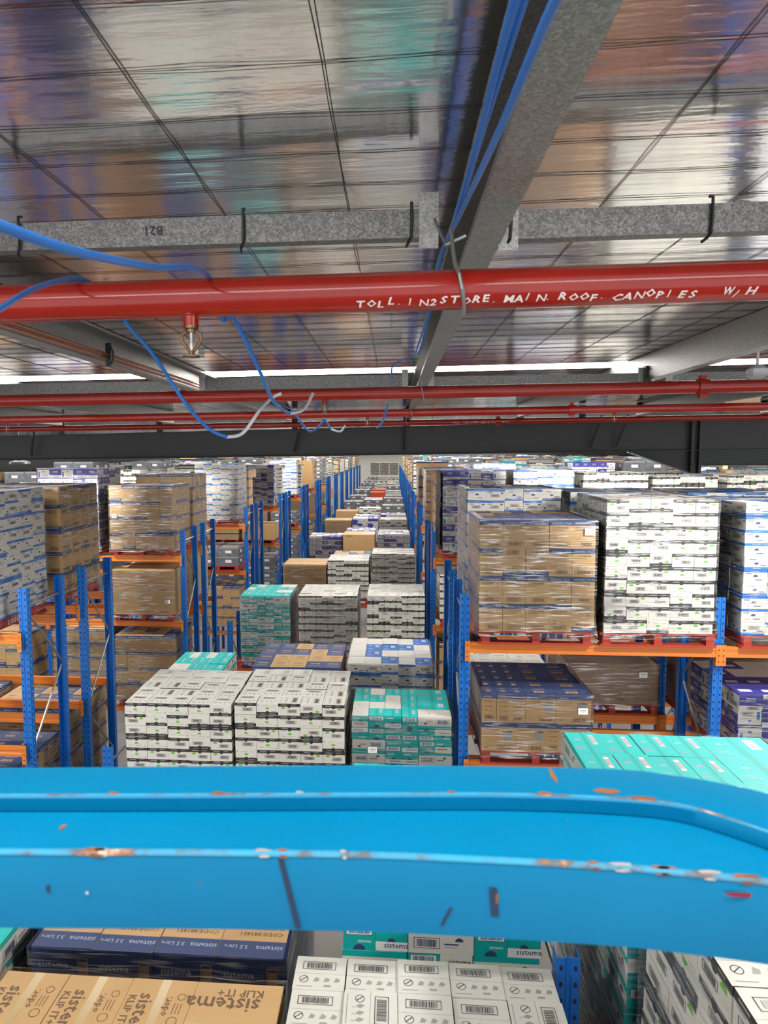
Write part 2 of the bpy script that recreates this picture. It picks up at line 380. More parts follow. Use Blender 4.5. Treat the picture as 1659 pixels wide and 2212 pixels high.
        if c.det:
            c.line(face, W*.06, H*.9, W*.25, 'green_print' if kind == 'bigbrown' else 'brown_print', .02)
            c.bar(face, W*.68, H*.06, W*.24, H*.08, 'brown_print'); c.line(face, W*.1, H*.3, W*.35, 'brown_print', .004)
    elif kind == 'klip':
        c.q(face, 0, 0, W, H*.2, 'navy_print')
    elif kind == 'lying':
        c.q(face, 0, 0, W, H, 'navy_print'); c.bar(face, W*.76, H*.1, W*.17, H*.6, 'kraft')
        if c.det: c.text(face, 'sistema', W*.1, H*.4, .05, 'pale_print')
    elif kind == 'crate':
        c.q(face, W*.04, H*.86, W*.96, H*.97, 'grey_print'); c.q(face, W*.35, H*.35, W*.65, H*.65, 'white_print', 2)

def top_style(c, kind, W, D, v):
    f = 'T'
    if kind == 'white':
        if v % 2 == 0:
            c.bar(f, W*.58, D*.12, W*.26, D*.74, 'ink', None, True)
            c.q(f, W*.495, 0, W*.505, D, 'grey_print')
            if c.det == 2:
                c.ring(f, W*.3, D*.78, .020); c.poly(f, [(W*.3-.016, D*.78-.010), (W*.3-.013, D*.78-.013), (W*.3+.015, D*.78+.011), (W*.3+.012, D*.78+.014)], 'ink')
                for k in range(3):
                    c.poly(f, [(W*.22, D*(.56-.18*k)), (W*.32, D*(.52-.18*k)), (W*.40, D*(.60-.18*k)), (W*.30, D*(.64-.18*k))], 'grey_print')
                    c.line(f, W*.16, D*(.54-.18*k), W*.05)
                c.q(f, W*.06, D*.1, W*.075, D*.9, 'grey_print')
        else:
            c.bar(f, W*.14, D*.6, W*.66, D*.24)
            c.q(f, 0, D*.47, W, D*.478, 'grey_print')
            if c.det == 2:
                c.ring(f, W*.2, D*.3, .020); c.poly(f, [(W*.2-.016, D*.3-.010), (W*.2-.013, D*.3-.013), (W*.2+.015, D*.3+.011), (W*.2+.012, D*.3+.014)], 'ink')
                for k in range(3):
                    u = W*(.38 + .2*k); c.poly(f, [(u, D*.24), (u+W*.1, D*.24), (u+W*.13, D*.32), (u+W*.05, D*.37)], 'grey_print')
                c.line(f, W*.08, D*.08, W*.3); c.line(f, W*.6, D*.1, W*.14, 'grey_print', .01)
            elif c.det: c.line(f, W*.15, D*.3, W*.6, 'grey_print', .006)
    elif kind == 'blue':
        if v in (0, 3):
            c.q(f, 0, 0, W, D, 'blue_print'); c.bar(f, W*.55, D*.5, W*.28, D*.3, 'ink', 'white_print')
            if c.det: c.line(f, W*.1, D*.3, W*.3, 'white_print', .01); c.line(f, W*.1, D*.15, W*.4, 'pale_print', .008); c.line(f, W*.15, D*.75, W*.2, 'white_print', .012)
    elif kind == 'brown':
        if v in (0, 3): c.q(f, 0, 0, W, D, 'navy_print')
        c.bar(f, W*.25, D*.55, W*.55, D*.18, 'brown_print', 'kraft'); c.text(f, 'sistema', W*.2, D*.25, .05, 'brown_print' if v not in (0, 3) else 'pale_print')
    elif kind == 'litre':
        c.q(f, 0, 0, W, D, 'navy_print')
        c.bar(f, W*.3, D*.2, W*.36, D*.26, 'brown_print', 'kraft')
        if c.det: c.line(f, W*.3, D*.7, W*.4, 'pale_print', .01)
    elif kind == 'teal':
        if v != 3:
            c.q(f, 0, 0, W, D, 'teal_lid'); c.q(f, W*.44, 0, W*.56, D, 'teal_print', 2); c.bar(f, W*.66, D*.42, W*.17, D*.46, 'pale_print', 'white_print', True)
            if c.det: c.line(f, W*.08, D*.2, W*.26, 'pale_print', .008); c.line(f, W*.08, D*.3, W*.2, 'pale_print', .008); c.arc(f, W*.25, D*.6, .02, 'pale_print')
        elif c.det: c.line(f, W*.3, D*.45, W*.08, 'grey_print', .02); c.line(f, W*.55, D*.3, W*.1, 'grey_print', .006)
    elif kind == 'purple':
        if v % 2 == 0:
            c.q(f, 0, 0, W, D, 'indigo_print'); c.q(f, W*.2, D*.3, W*.75, D*.55, 'white_print', 2)
    elif kind in ('bigbrown', 'darkbrown'):
        c.q(f, 0, D*.47, W, D*.53, 'tape' if kind == 'bigbrown' else 'grey_print')
    elif kind == 'lying':
        c.q(f, 0, 0, W, D*.28, 'navy_print'); c.text(f, 'sistema', W*.97, D*.2, .044, 'pale_print', 180); c.text(f, '3.5 Litre', W*.44, D*.2, .034, 'pale_print', 180)
        c.text(f, 'CODE:881851', W*.93, D*.44, .036, 'brown_print', 180); c.text(f, '9414202088518', W*.93, D*.53, .026, 'brown_print', 180)
        c.line(f, W*.3, D*.75, W*.1, 'brown_print'); c.q(f, .0, .0, .003, D, 'brown_print', 2)
    elif kind == 'klip':
        if v == 0:
            c.q(f, W*.46, 0, W*.60, D, 'tape'); c.text(f, 'sistema', W*.22, D*.86, .088, 'brown_print', 270); c.text(f, 'KLIP IT+', W*.05, D*.84, .048, 'brown_print', 270)
            c.text(f, 'odor.', W*.70, D*.66, .045, 'brown_print', 90); c.ring(f, W*.82, D*.62, .022, 'brown_print'); c.ring(f, W*.84, D*.84, .018, 'brown_print')
            for k in range(3): c.q(f, W*(.77+.05*k), D*.68, W*(.78+.05*k), D*.78, 'brown_print', 2)
            for a in ((.68, .34, .90, .345), (.68, .47, .90, .475), (.68, .34, .685, .475), (.895, .34, .90, .475)): c.q(f, W*a[0], D*a[1], W*a[2], D*a[3], 'brown_print', 2)
            c.ring(f, W*.78, D*.41, .018, 'brown_print', .006)
        else:
            c.q(f, 0, D*.55, W, D*.63, 'tape'); c.text(f, 'sistema', W*.78, D*.86, .105, 'brown_print', 180); c.text(f, 'KLIP IT+', W*.80, D*.94, .055, 'brown_print', 180)
            c.text(f, 'odor.', W*.60, D*.42, .045, 'brown_print', 180); c.ring(f, W*.42, D*.36, .022, 'brown_print'); c.ring(f, W*.76, D*.36, .018, 'brown_print')
            for a in ((.17, .26, .33, .27), (.17, .46, .33, .47), (.17, .26, .175, .47), (.325, .26, .33, .47)): c.q(f, W*a[0], D*a[1], W*a[2], D*a[3], 'brown_print', 2)
            c.ring(f, W*.25, D*.36, .018, 'brown_print', .006)
    elif kind == 'crate':
        c.q(f, W*.1, D*.1, W*.9, D*.9, 'grey_print')

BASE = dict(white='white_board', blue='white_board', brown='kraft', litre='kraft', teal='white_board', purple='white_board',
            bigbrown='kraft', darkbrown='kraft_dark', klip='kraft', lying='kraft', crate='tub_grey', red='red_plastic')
CN = dict(white=('white_carton', 'black-banded white carton', 'white black-banded cartons on the pallets'),
          blue=('blue_banded_carton', 'blue-banded white carton', 'blue-banded cartons on the pallets'),
          brown=('brown_carton', 'navy-banded brown carton', 'navy-banded brown cartons on the pallets'),
          litre=('tall_brown_carton', 'tall brown carton', 'tall brown cartons with tub pictures'),
          teal=('teal_carton', 'teal-and-white carton', 'teal and white cartons on the pallets'),
          purple=('indigo_carton', 'indigo-and-white carton', 'indigo and white cartons on the pallets'),
          bigbrown=('large_brown_carton', 'large brown carton', 'large plain brown cartons on the pallets'),
          darkbrown=('large_brown_carton', 'large brown carton', 'large plain brown cartons on the pallets'),
          klip=('taped_brown_carton', 'taped brown carton', 'taped brown cartons below the rail'),
          lying=('flat_brown_carton', 'flat navy-fronted carton', 'flat brown cartons below the rail'),
          crate=('plastic_crate', 'grey plastic crate', 'grey crates far down the racks'), red=('red_crate', 'red crate', 'red crates far down the racks'))
CM = {}
def carton_mesh(kind, W, D, H, v, flip, det):
    key = (kind, round(W, 3), round(D, 3), round(H, 3), v, flip, det)
    if key in CM: return CM[key]
    c = Carton(W, D, H, det); c.box(-W/2, 0, 0, W/2, D, H, BASE[kind])
    side_style(c, kind, 'F', W, H, v); side_style(c, kind, 'R', D, H, (v + 1) % 4); side_style(c, kind, 'L', D, H, (v + 1) % 4)
    if flip:
        c.v = [(-x, y, H - z) for x, y, z in c.v]
    top_style(c, kind, W, D, v)
    CM[key] = c; return c
DATA = {}
def carton_data(key, c):
    if key not in DATA: DATA[key] = c.data(CN[key[0]][0])
    return DATA[key]

ORD = ['first', 'second', 'third', 'fourth', 'fifth', 'sixth', 'seventh', 'eighth', 'ninth', 'tenth', 'eleventh', 'twelfth', 'thirteenth', 'fourteenth', 'fifteenth', 'sixteenth']
CART = []      # every carton: kind, W, D, H, v, flip, loc, rot, label, size on the picture
SPEC = dict(white=dict(nx=5, ny=5, h=.136), blue=dict(nx=5, ny=4, h=.14), brown=dict(nx=5, ny=4, h=.296), litre=dict(w=[.152, .152, .152, .32, .36], ny=5, h=.315),
            teal=dict(nx=6, ny=4, h=.128), purple=dict(nx=5, ny=4, h=.17), bigbrown=dict(nx=1, ny=1, h=.58), darkbrown=dict(nx=3, ny=2, h=.49),
            klip=dict(w=[.285, .285, .285, .37], ny=2, h=.2), lying=dict(w=[.29, .29, .29, .31], ny=3, h=.17), crate=dict(nx=2, ny=2, h=.26), red=dict(nx=2, ny=2, h=.3))
LOADS = []
def load(kind, x0, x1, y0, zt, zb, desc=None, depth=1.15, wrap=0, pallet=1, layers=None, mix=0.12, far=False, yaw=0.0, note=None, rows=None):
    """a stack of cartons on its pallet; zt = top, zb = top of the pallet deck; cartons sit on the outer shell"""
    sp = SPEC[kind]; h0 = sp['h']; nz = max(1, round((zt - zb) / h0)); h = (zt - zb) / nz
    ny = rows or sp['ny']; d = depth / ny
    right = (x0 + x1) / 2 > 0.2
    mid = x0 < 0.0 < x1 or (-3.6 < x0 < 0.3)
    cx, cy = (x0 + x1) / 2, y0 + depth / 2
    cs, sn = math.cos(yaw), math.sin(yaw)
    for iz in range(nz):
        if layers and nz - iz > layers: continue
        top = iz == nz - 1
        W = x1 - x0
        if 'w' in sp:
            ws = list(sp['w']); 
            if kind == 'litre' and iz % 2 == 0: ws = ws[::-1]
            s_ = sum(ws); ws = [q * W / s_ for q in ws]
        else:
            n = sp['nx']; ws = [W / n] * n
            if kind == 'teal':
                pat = random.choice([[1]*6, [2, 1, 1, 1, 1], [1, 1, 1, 1, 2], [1, 1, 2, 1, 1], [2, 1, 1, 2]]) if not top else [1, 1, 1, 1, 2]
                ws = [W / 6 * q for q in pat]
        ox = random.uniform(-.006, .006); x = x0 + ox
        for ix, cw in enumerate(ws):
            for iy in range(ny):
                edge = (ix == 0 and (right or mid)) or (ix == len(ws) - 1 and (not right or mid))
                if not (iy == 0 or edge or top): continue
                if far and iy > 1 and not top: continue
                v = random.randrange(4); flip = random.random() < mix
                if kind == 'white': flip = random.random() < .3; v = random.choice((0, 1, 1, 2, 3))
                if kind == 'blue': flip = random.random() < .35
                if kind == 'teal' and random.random() < .25: flip = True
                if kind == 'teal' and top and desc == 'beside the rail end': v = random.randrange(3)
                if kind == 'klip': v = 0 if ix < 3 else 1; flip = False
                if kind == 'lying': flip = False
                hh = h - .0015; dz = 0.0
                if top and kind in ('white', 'teal', 'blue') and not far: dz = random.choice((0, 0, 0, .004, .008))
                px = x + cw / 2 + random.uniform(-.002, .002); py = y0 + iy * d + (random.uniform(-.005, .005) if iy == 0 else random.uniform(-.002, .002))
                if note == 'front_step' and top and iy == 0: py += .0
                lx, ly = px - cx, py - cy
                lab = None
                if desc:
                    lab = f"{CN[kind][1]}, {ORD[nz-1-iz]} layer down, {ORD[ix]} from left" + (f", {ORD[iy]} row back" if iy else '') + f", {desc}"
                CART.append([kind, round(cw - .003, 3), round(d - .003, 3), round(hh, 3), v, flip, (cx + lx*cs - ly*sn, cy + lx*sn + ly*cs, zb + iz * h + dz), yaw + random.uniform(-.004, .004), lab])
            x += cw
    LOADS.append(dict(x0=x0, x1=x1, y0=y0, d=depth, zt=zt, zb=zb, desc=desc, wrap=wrap, pallet=pallet, yaw=yaw))

# ------------------------------------------------------------------ rack grid
def yF(k): return 1.43 + 5.87 * k
XL, XR, XS, BR, BL = -4.16, 0.77, -3.24, 2.63, 2.80
L1, L2, L3, LC = -2.02, -3.33, -5.08, -4.25     # tops of beams
PH = 0.145
def fr(k): return yF(k) - .1
def re_(k): return yF(k) + 1.41
def cslot(i): return [(-3.08, -1.88), (-1.83, -.68), (-.58, .60)][i]
def rs(n): # right slots
    b = XR + BR * (n // 2); return (b + .13, b + 1.30) if n % 2 == 0 else (b + 1.42, b + 2.54)
def ls(n):
    b = XL - BL * (n // 2); return (b - 1.40, b - .20) if n % 2 == 0 else (b - 2.72, b - 1.55)

# row 0, under the rail
load('klip', -1.69, -.46, 1.60, -2.27, LC + PH, 'below the rail left', depth=1.12, wrap=1)
load('lying', -1.72, -.50, 2.96, -2.34, LC + PH, 'behind the taped cartons', wrap=1)
load('white', -.42, .70, 1.74, -2.26, LC + PH, 'below the rail centre', depth=1.15, rows=6)
load('teal', -.24, .70, 3.12, -2.00, LC + PH, 'behind low white stack')
load('teal', -3.00, -1.84, 2.90, -2.30, LC + PH, 'at bottom left edge', wrap=1)
load('brown', -3.05, -1.90, 1.62, -2.52, LC + PH, 'in bottom left corner', wrap=1)
load('teal', 1.0, 2.10, 2.84, -1.64, L2 + PH, 'beside the rail end', wrap=1)
load('white', 1.02, 2.18, 1.56, -1.60, L2 + PH, 'at bottom right corner', wrap=1, depth=1.14)
# row 1 centre
load('white', -3.02, -1.80, 7.32, -2.80, LC + PH, 'in front-left centre stack', depth=1.2)
load('white', -1.76, -.53, 7.32, -2.77, LC + PH, 'in front-middle centre stack', depth=1.2)
load('teal', -.45, .65, 7.36, -2.90, LC + PH, 'in front-right centre stack', depth=.9, wrap=1)
load('teal', -3.12, -2.35, 8.80, -2.99, LC + PH, 'behind front-left centre stack')
load('brown', -1.90, -.70, 8.90, -2.86, LC + PH, 'behind front-middle centre stack', mix=0)
load('blue', -.60, .53, 8.90, -2.79, LC + PH, 'behind front-right centre stack', depth=1.25, wrap=1)
# row 1 right
a, b = rs(0)
load('brown', .91, 2.09, fr(1), -.70, L1 + PH, 'atop nearest right shelf', mix=.05, wrap=2, depth=1.12)
load('white', 2.19, 3.29, fr(1), -.48, L1 + PH, 'beside nearest right post', wrap=2)
load('blue', 3.56, 4.74, fr(1), -.52, L1 + PH, 'at far right edge', wrap=1)
load('blue', .93, 2.08, re_(1), -.46, L1 + PH, 'behind tall brown load', wrap=2)
load('blue', 2.2, 3.3, re_(1), -.50, L1 + PH, 'behind tall white load', wrap=1)
load('blue', 3.6, 4.75, re_(1), -.50, L1 + PH, 'behind far right load', wrap=1)
load('litre', .955, 2.09, fr(1), -2.55, L2 + PH, 'under nearest right shelf', mix=0, wrap=2, depth=1.1)
load('white', .93, 2.05, re_(1), -2.84, L2 + PH, 'behind tub-picture cartons', mix=0)
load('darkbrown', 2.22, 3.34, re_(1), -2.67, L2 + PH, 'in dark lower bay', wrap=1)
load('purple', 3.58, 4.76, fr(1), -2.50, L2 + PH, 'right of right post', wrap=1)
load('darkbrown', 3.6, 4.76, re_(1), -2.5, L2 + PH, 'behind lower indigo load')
for n in range(3):
    load(random.choice(('brown', 'white')), *rs(n), fr(1), -3.75, L3 + PH, f'low right, bay {ORD[n]}')
# row 1 left
load('blue', -5.60, -4.42, fr(1), -.42, L1 + PH, 'at far left edge', wrap=2)
load('brown', -5.55, -4.40, re_(1), -.43, L1 + PH, 'behind left blue-banded load', wrap=2, depth=1.18)
load('litre', *ls(0), fr(1) + .02, -3.62, L3 + PH, 'low left, near posts', mix=0, wrap=1)
load('brown', *ls(0), re_(1), -3.45, L3 + PH, 'low left, rear', mix=0, wrap=1)
load('brown', *ls(1), re_(1), -3.4, L3 + PH, 'low left, outer', mix=0)
# row 2
y2, r2 = fr(2), re_(2)
load('teal', -2.98, -2.01, y2, -2.78, LC + PH, 'in second-row left stack', wrap=1)
load('white', -1.84, -.69, y2, -2.77, LC + PH, 'in second-row middle stack', wrap=1, depth=1.2)
load('white', -.50, .61, y2, -2.75, LC + PH, 'in second-row right stack', depth=1.2)
load('brown', -5.58, -4.32, y2, -.62, L1 + PH, 'atop second left rack', wrap=2)
load('brown', -5.58, -4.36, r2, -.45, L1 + PH, 'atop second-left rear rack', wrap=1)
load('purple', -7.02, -5.80, y2, -.29, L1 + PH, 'top of second-left bay', wrap=1)
load('bigbrown', -5.56, -4.32, y2, -2.29, L2 + PH, 'on second-left middle shelf', wrap=2)
load('bigbrown', -5.56, -4.36, r2, -2.2, L2 + PH, None)
load('brown', -5.55, -4.32, y2, -3.62, L3 + PH, 'on second-left low shelf', wrap=1)
load('brown', -6.85, -5.70, y2, -3.50, L3 + PH, 'on second-left outer shelf', wrap=1)
load('brown', -8.6, -7.35, y2, -3.62, L3 + PH, 'far left low bay')
load('brown', -8.6, -7.35, y2, -.9, L1 + PH, None)
load('purple', .94, 2.10, y2, -.33, L1 + PH, 'atop second right rack', wrap=1)
load('blue', 2.25, 3.35, y2, -.34, L1 + PH, 'top right, second rack', wrap=1)
for n in range(2, 7): load(random.choice(('blue', 'blue', 'white')), *rs(n), y2, random.uniform(-.5, -.38), L1 + PH, None)
for n in range(0, 7): load(random.choice(('white', 'brown', 'blue')), *rs(n), r2, random.uniform(-.5, -.34), L1 + PH, None)
load('white', *rs(0), y2, -2.35, L2 + PH, None); load('brown', *rs(1), y2, -2.3, L2 + PH, None); load('darkbrown', *rs(0), r2, -2.3, L2 + PH, None)
load('purple', *rs(2), y2, -2.3, L2 + PH, None)
load('brown', *rs(0), y2, -3.7, L3 + PH, None)
# rows beyond
cen = {3: [('bigbrown', -3.12), ('white', -3.0), ('white', -2.80)], 4: [('purple', -3.04), ('bigbrown', -2.97), ('purple', -2.95)],
       5: [('bigbrown', -3.02), ('purple', -2.95), ('white', -2.98)], 6: [('bigbrown', -3.1), ('white', -2.95), ('crate', -2.8)],
       7: [('crate', -3.0), ('crate', -2.9), ('crate', -2.8)], 8: [('crate', -3.0), None, ('crate', -3.0)], 9: [('crate', -2.9), ('red', -3.1), ('white', -3.0)],
       10: [('crate', -3.0), ('red', -3.2), ('crate', -2.9)]}
for k in range(3, 15):
    far = k > 3
    for i in range(3):
        c = cen.get(k, [random.choice([('crate', -2.9), ('brown', -3.0), ('white', -2.9)]) for _ in range(3)])[i]
        if c: load(c[0], *cslot(i), fr(k), c[1], LC + PH, (f'centre stack {ORD[i]}, {ORD[k]} rack' if k < 6 else None), far=far, pallet=k < 8, wrap=1 if k < 6 and i != 1 else 0)
        if k < 8 and i != 0: load(random.choice(('brown', 'white', 'bigbrown', 'purple')), *cslot(i), re_(k), -3.0 + random.uniform(-.12, .12), LC + PH, None, far=True)
    Y = yF(k)
    for n in range(0, 60):
        x0, x1 = rs(n)
        if x0 > 0.60 * Y + 2: break
        kd = random.choice(('crate', 'white', 'blue', 'brown', 'brown', 'purple', 'teal')) if n > 0 else random.choice(('brown', 'blue', 'white', 'crate'))
        load(kd, x0, x1, fr(k), random.uniform(-.55, -.22), L1 + PH, None, far=True, layers=None if n == 0 else 4, pallet=(n == 0 and k < 6), wrap=1 if (n == 0 and k < 5) else 0)
        if n < 14: load(random.choice(('white', 'brown', 'crate', 'blue')), x0, x1, re_(k), random.uniform(-.6, -.3), L1 + PH, None, far=True, layers=3 if n else None, pallet=0)
        if n < 1 and k < 7: load(random.choice(('brown', 'bigbrown')), x0, x1, fr(k), -2.4, L2 + PH, None, far=True)
    for n in range(0, 40):
        x0, x1 = ls(n)
        if x1 < -0.56 * Y - 2: break
        kd = {(3, 0): 'blue', (4, 0): 'purple', (3, 1): 'white', (6, 0): 'bigbrown'}.get((k, n), random.choice(('crate', 'crate', 'white', 'brown', 'blue')))
        zt = -.29 if (k == 3 and n == 0) else random.uniform(-.6, -.22)
        load(kd, x0, x1, fr(k), zt, L1 + PH, f'top left, {ORD[k]} rack' if (k < 5 and n == 0) else None, far=k > 3, layers=None if n < 2 else 4, pallet=n < 2 and k < 7, wrap=1 if n < 2 and k < 5 else 0)
        if n < 10: load(random.choice(('brown', 'crate', 'white')), x0, x1, re_(k), random.uniform(-.6, -.3), L1 + PH, None, far=True, layers=3 if n else None, pallet=0)
        if n < 2 and k < 9:
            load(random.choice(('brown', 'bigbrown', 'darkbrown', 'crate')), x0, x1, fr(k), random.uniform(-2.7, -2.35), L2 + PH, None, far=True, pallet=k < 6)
            load(random.choice(('brown', 'crate')), x0, x1, fr(k), -3.8, L3 + PH, None, far=True, pallet=0)
for i in range(3): load('white', -3.0 + 1.25 * i, -1.85 + 1.25 * i, 90.5, -1.3, -2.9, None, far=True, pallet=0)

# --- cartons: the 300 of each kind that show largest are objects, the others one mass
def shown(c):
    x, y, z = c[6]; px, py, d = proj((x, y, z + c[3] * .6))
    if d < .3: return 0
    s = FPX / d; w_, h_ = c[1] * s, c[3] * s
    if px < -w_/2 or px > 1659 + w_/2 or py < 950 or py > 2212 + 120 or 1690 < py < 1960: return 0.01 * w_ * h_
    return w_ * h_ * (1 if c[8] else .3)
for kind_name in sorted(set(CN[c[0]][0] for c in CART)):
    cs = [c for c in CART if CN[c[0]][0] == kind_name]
    cs.sort(key=lambda c: -shown(c))
    top = [c for c in cs[:290] if c[8]]; ids = set(id(c) for c in top); rest = [c for c in cs if id(c) not in ids]
    for c in top:
        kind, W, D, H, v, flip, loc, rot, lab = c
        px, py, d = proj(loc); wpx = W * FPX / max(d, .5)
        det = 2 if wpx > 30 else 1
        key = (kind, W, D, H, v, flip, det)
        o = bpy.data.objects.new(kind_name, carton_data(key, carton_mesh(*key))); C.objects.link(o)
        o.location = loc; o.rotation_euler = (0, 0, rot)
        tag(o, lab, 'carton' if 'crate' not in kind_name else 'crate', CN[kind][2])
    if rest:
        V = []; Fs = []; Ms = []; names = []; nv = 0
        for c in rest:
            kind, W, D, H, v, flip, loc, rot, lab = c
            px, py, d = proj(loc); wpx = W * FPX / max(d, .5)
            m = carton_mesh(kind, W, D, H, v, flip, 1 if (wpx > 14 and loc[1] < 22) else 0)
            a = np.array(m.v); cr, sr = math.cos(rot), math.sin(rot)
            q = np.empty_like(a); q[:, 0] = a[:, 0]*cr - a[:, 1]*sr + loc[0]; q[:, 1] = a[:, 0]*sr + a[:, 1]*cr + loc[1]; q[:, 2] = a[:, 2] + loc[2]
            V.append(q)
            mp = []
            for n in m.names:
                if n not in names: names.append(n)
                mp.append(names.index(n))
            Fs += [tuple(i + nv for i in f) for f in m.f]; Ms += [mp[i] for i in m.m]; nv += len(a)
        me = bpy.data.meshes.new(kind_name); me.from_pydata(np.concatenate(V).tolist(), [], Fs)
        for n in names: me.materials.append(MATS[n])
        me.polygons.foreach_set('material_index', Ms); me.update()
        o = bpy.data.objects.new(kind_name, me); C.objects.link(o)
        tag(o, f"remaining {CN[rest[0][0]][1]}s massed on the racks further back", 'crates' if 'crate' in kind_name else 'cartons', None, 'stuff')

# --- pallets
def pallet_proto():
    p = empty('wooden_pallet', (0, 0, 0), None, 'pallet')
    m = MB()
    for k in range(7): m.box(-.582, .02 + k * .163, .122, .582, .02 + k * .163 + .13, .142, 'pallet_red')
    kid(p, m.obj('deck', p))
    for x in (-.56, -.04, .48):
        m = MB(); m.box(x, .0, .026, x + .08, 1.165, .122, 'pallet_red')
        if x > .4:
            vs, fs, wd = glyphs('LOSCAM'); m.mesh([(x + .081, .3 + a * .1, .045 + b_ * .085) for a, b_ in vs], fs, 'label_paper')
        kid(p, m.obj('bearer', p))
    m = MB()
    for k in (0, .5, 1.065): m.box(-.582, k, .004, .582, k + .1, .026, 'pallet_red')
    kid(p, m.obj('bottom_boards', p)); return p
PP = pallet_proto(); firstp = True; farp = []
for L in LOADS:
    if not L['pallet']: continue
    if L['desc'] or L['y0'] < 14:
        o = PP if firstp else copy_tree(PP); firstp = False
        o.location = ((L['x0'] + L['x1']) / 2, L['y0'] - .012, L['zb'] - PH)
        nb = int(abs(L['x0'] - (XR if L['x0'] > 0 else XL)) / 1.32)
        o['label'] = ('red wooden pallet under the load ' + L['desc']) if L['desc'] else f"red wooden pallet, {'top' if L['zb'] > -2.5 else 'middle' if L['zb'] > -4 else 'low'} shelf, {ORD[nb]} place {'right' if L['x0'] > 0 else 'left'} of aisle, {'front' if abs(L['y0'] - fr(2)) < .6 or abs(L['y0'] - fr(1)) < .6 else 'rear'}"
        o['group'] = 'red pallets on the racks'
    else: farp.append(L)
m = MB()
for L in farp:
    c = (L['x0'] + L['x1']) / 2; z = L['zb'] - PH; y = L['y0']
    m.box(c - .58, y, z + .12, c + .58, y + 1.16, z + .142, 'pallet_red'); m.box(c - .58, y, z + .004, c + .58, y + 1.16, z + .024, 'pallet_red')
    for x in (-.56, -.04, .48): m.box(c + x, y, z + .02, c + x + .08, y + 1.16, z + .12, 'pallet_red')
tag(m.obj('wooden_pallet'), 'red pallets under the loads far down the racks', 'pallets', None, 'stuff')

# --- stretch wrap
def wrap(L, strength):
    rnd = random.Random(L['x0'] * 77 + L['y0']); m = MB(); e = .012
    x0, x1, y0, y1, z0, z1 = L['x0'] - e, L['x1'] + e, L['y0'] - e, L['y0'] + L['d'] + e, L['zb'] - .06, L['zt'] + .008
    ring = []; n = 8
    for k in range(n): ring.append((x0 + (x1-x0)*k/n, y0, 0, -1))
    for k in range(n): ring.append((x1, y0 + (y1-y0)*k/n, 1, 0))
    for k in range(n): ring.append((x1 - (x1-x0)*k/n, y1, 0, 1))
    for k in range(n): ring.append((x0, y1 - (y1-y0)*k/n, -1, 0))
    nz = 12; vs = []; N = len(ring)
    for j in range(nz + 1):
        t = j / nz
        for x, y, nx, ny in ring:
            a = rnd.uniform(0, .010) + (.03 * (1 - t * 6) if t < .16 else 0)
            vs.append((x + nx*a, y + ny*a, z0 + (z1 - z0)*t + rnd.uniform(-.01, .01) * (0 < j < nz)))
    fs = [(j*N + k, j*N + (k+1) % N, (j+1)*N + (k+1) % N, (j+1)*N + k) for j in range(nz) for k in range(N)]
    m.mesh(vs, fs, 'film')
    ins = .09
    if strength > 1:   # film drawn over the top edge
        c = [((x - (x0+x1)/2) * (1 - ins) + (x0+x1)/2, (y - (y0+y1)/2) * (1 - ins) + (y0+y1)/2, z1 + rnd.uniform(.0, .006)) for x, y, _, _ in ring]
        b_ = len(m.v); m.v += c
        for k in range(N): m.f.append((nz*N + k, nz*N + (k+1) % N, b_ + (k+1) % N, b_ + k)); m.m.append(0)
    o = m.obj('stretch_wrap', smooth=True)
    tag(o, 'clear creased stretch wrap around the load ' + L['desc'] if L['desc'] else 'clear stretch wrap around a far load on the racks', 'stretch wrap', 'clear stretch wraps around the loads')
for L in LOADS:
    if L['wrap'] and L['y0'] < 32 and L['desc']: wrap(L, L['wrap'])
farw = [L for L in LOADS if L['wrap'] and not L['desc']]
if farw:
    m = MB()
    for L in farw:
        v = [(x, y, z) for z in (L['zb'] - .03, L['zt'] + .01) for x, y in ((L['x0']-.012, L['y0']-.014), (L['x1']+.012, L['y0']-.014), (L['x1']+.012, L['y0']+L['d']+.012), (L['x0']-.012, L['y0']+L['d']+.012))]
        m.mesh(v, [(0,1,5,4), (1,2,6,5), (3,0,4,7)], 'film')
    tag(m.obj('stretch_wrap'), 'clear stretch wrap on the loads further back', 'stretch wrap', None, 'stuff')
# delivery labels stuck on two front loads
for x, y, z, lab in ((2.02, fr(1) - .018, -.82, 'small white paper label on top right of tall brown load'), (2.0, fr(1) - .018, -2.72, 'small white paper label on the tub-picture cartons'),
                     (-5.48, fr(2) - .018, -1.22, 'small white paper label on second-left brown load'), (-4.45, fr(2) - .018, -2.92, 'small white paper label on the big brown carton'),
                     (3.15, re_(1) - .018, -2.80, 'small white paper label on the dark brown lower load'),
                     (-.22, 7.34, -3.28, 'small white paper label hanging on the teal centre stack')):
    m = MB(); m.box(-.05, 0, -.035, .05, .0015, .035, 'label_paper'); m.box(-.03, -.0006, .0, .03, 0, .016, 'barcode_grey'); m.box(-.012, -.0006, -.016, .012, 0, -.012, 'grey_print')
    tag(m.obj('paper_label', loc=(x, y, z)), lab, 'label')

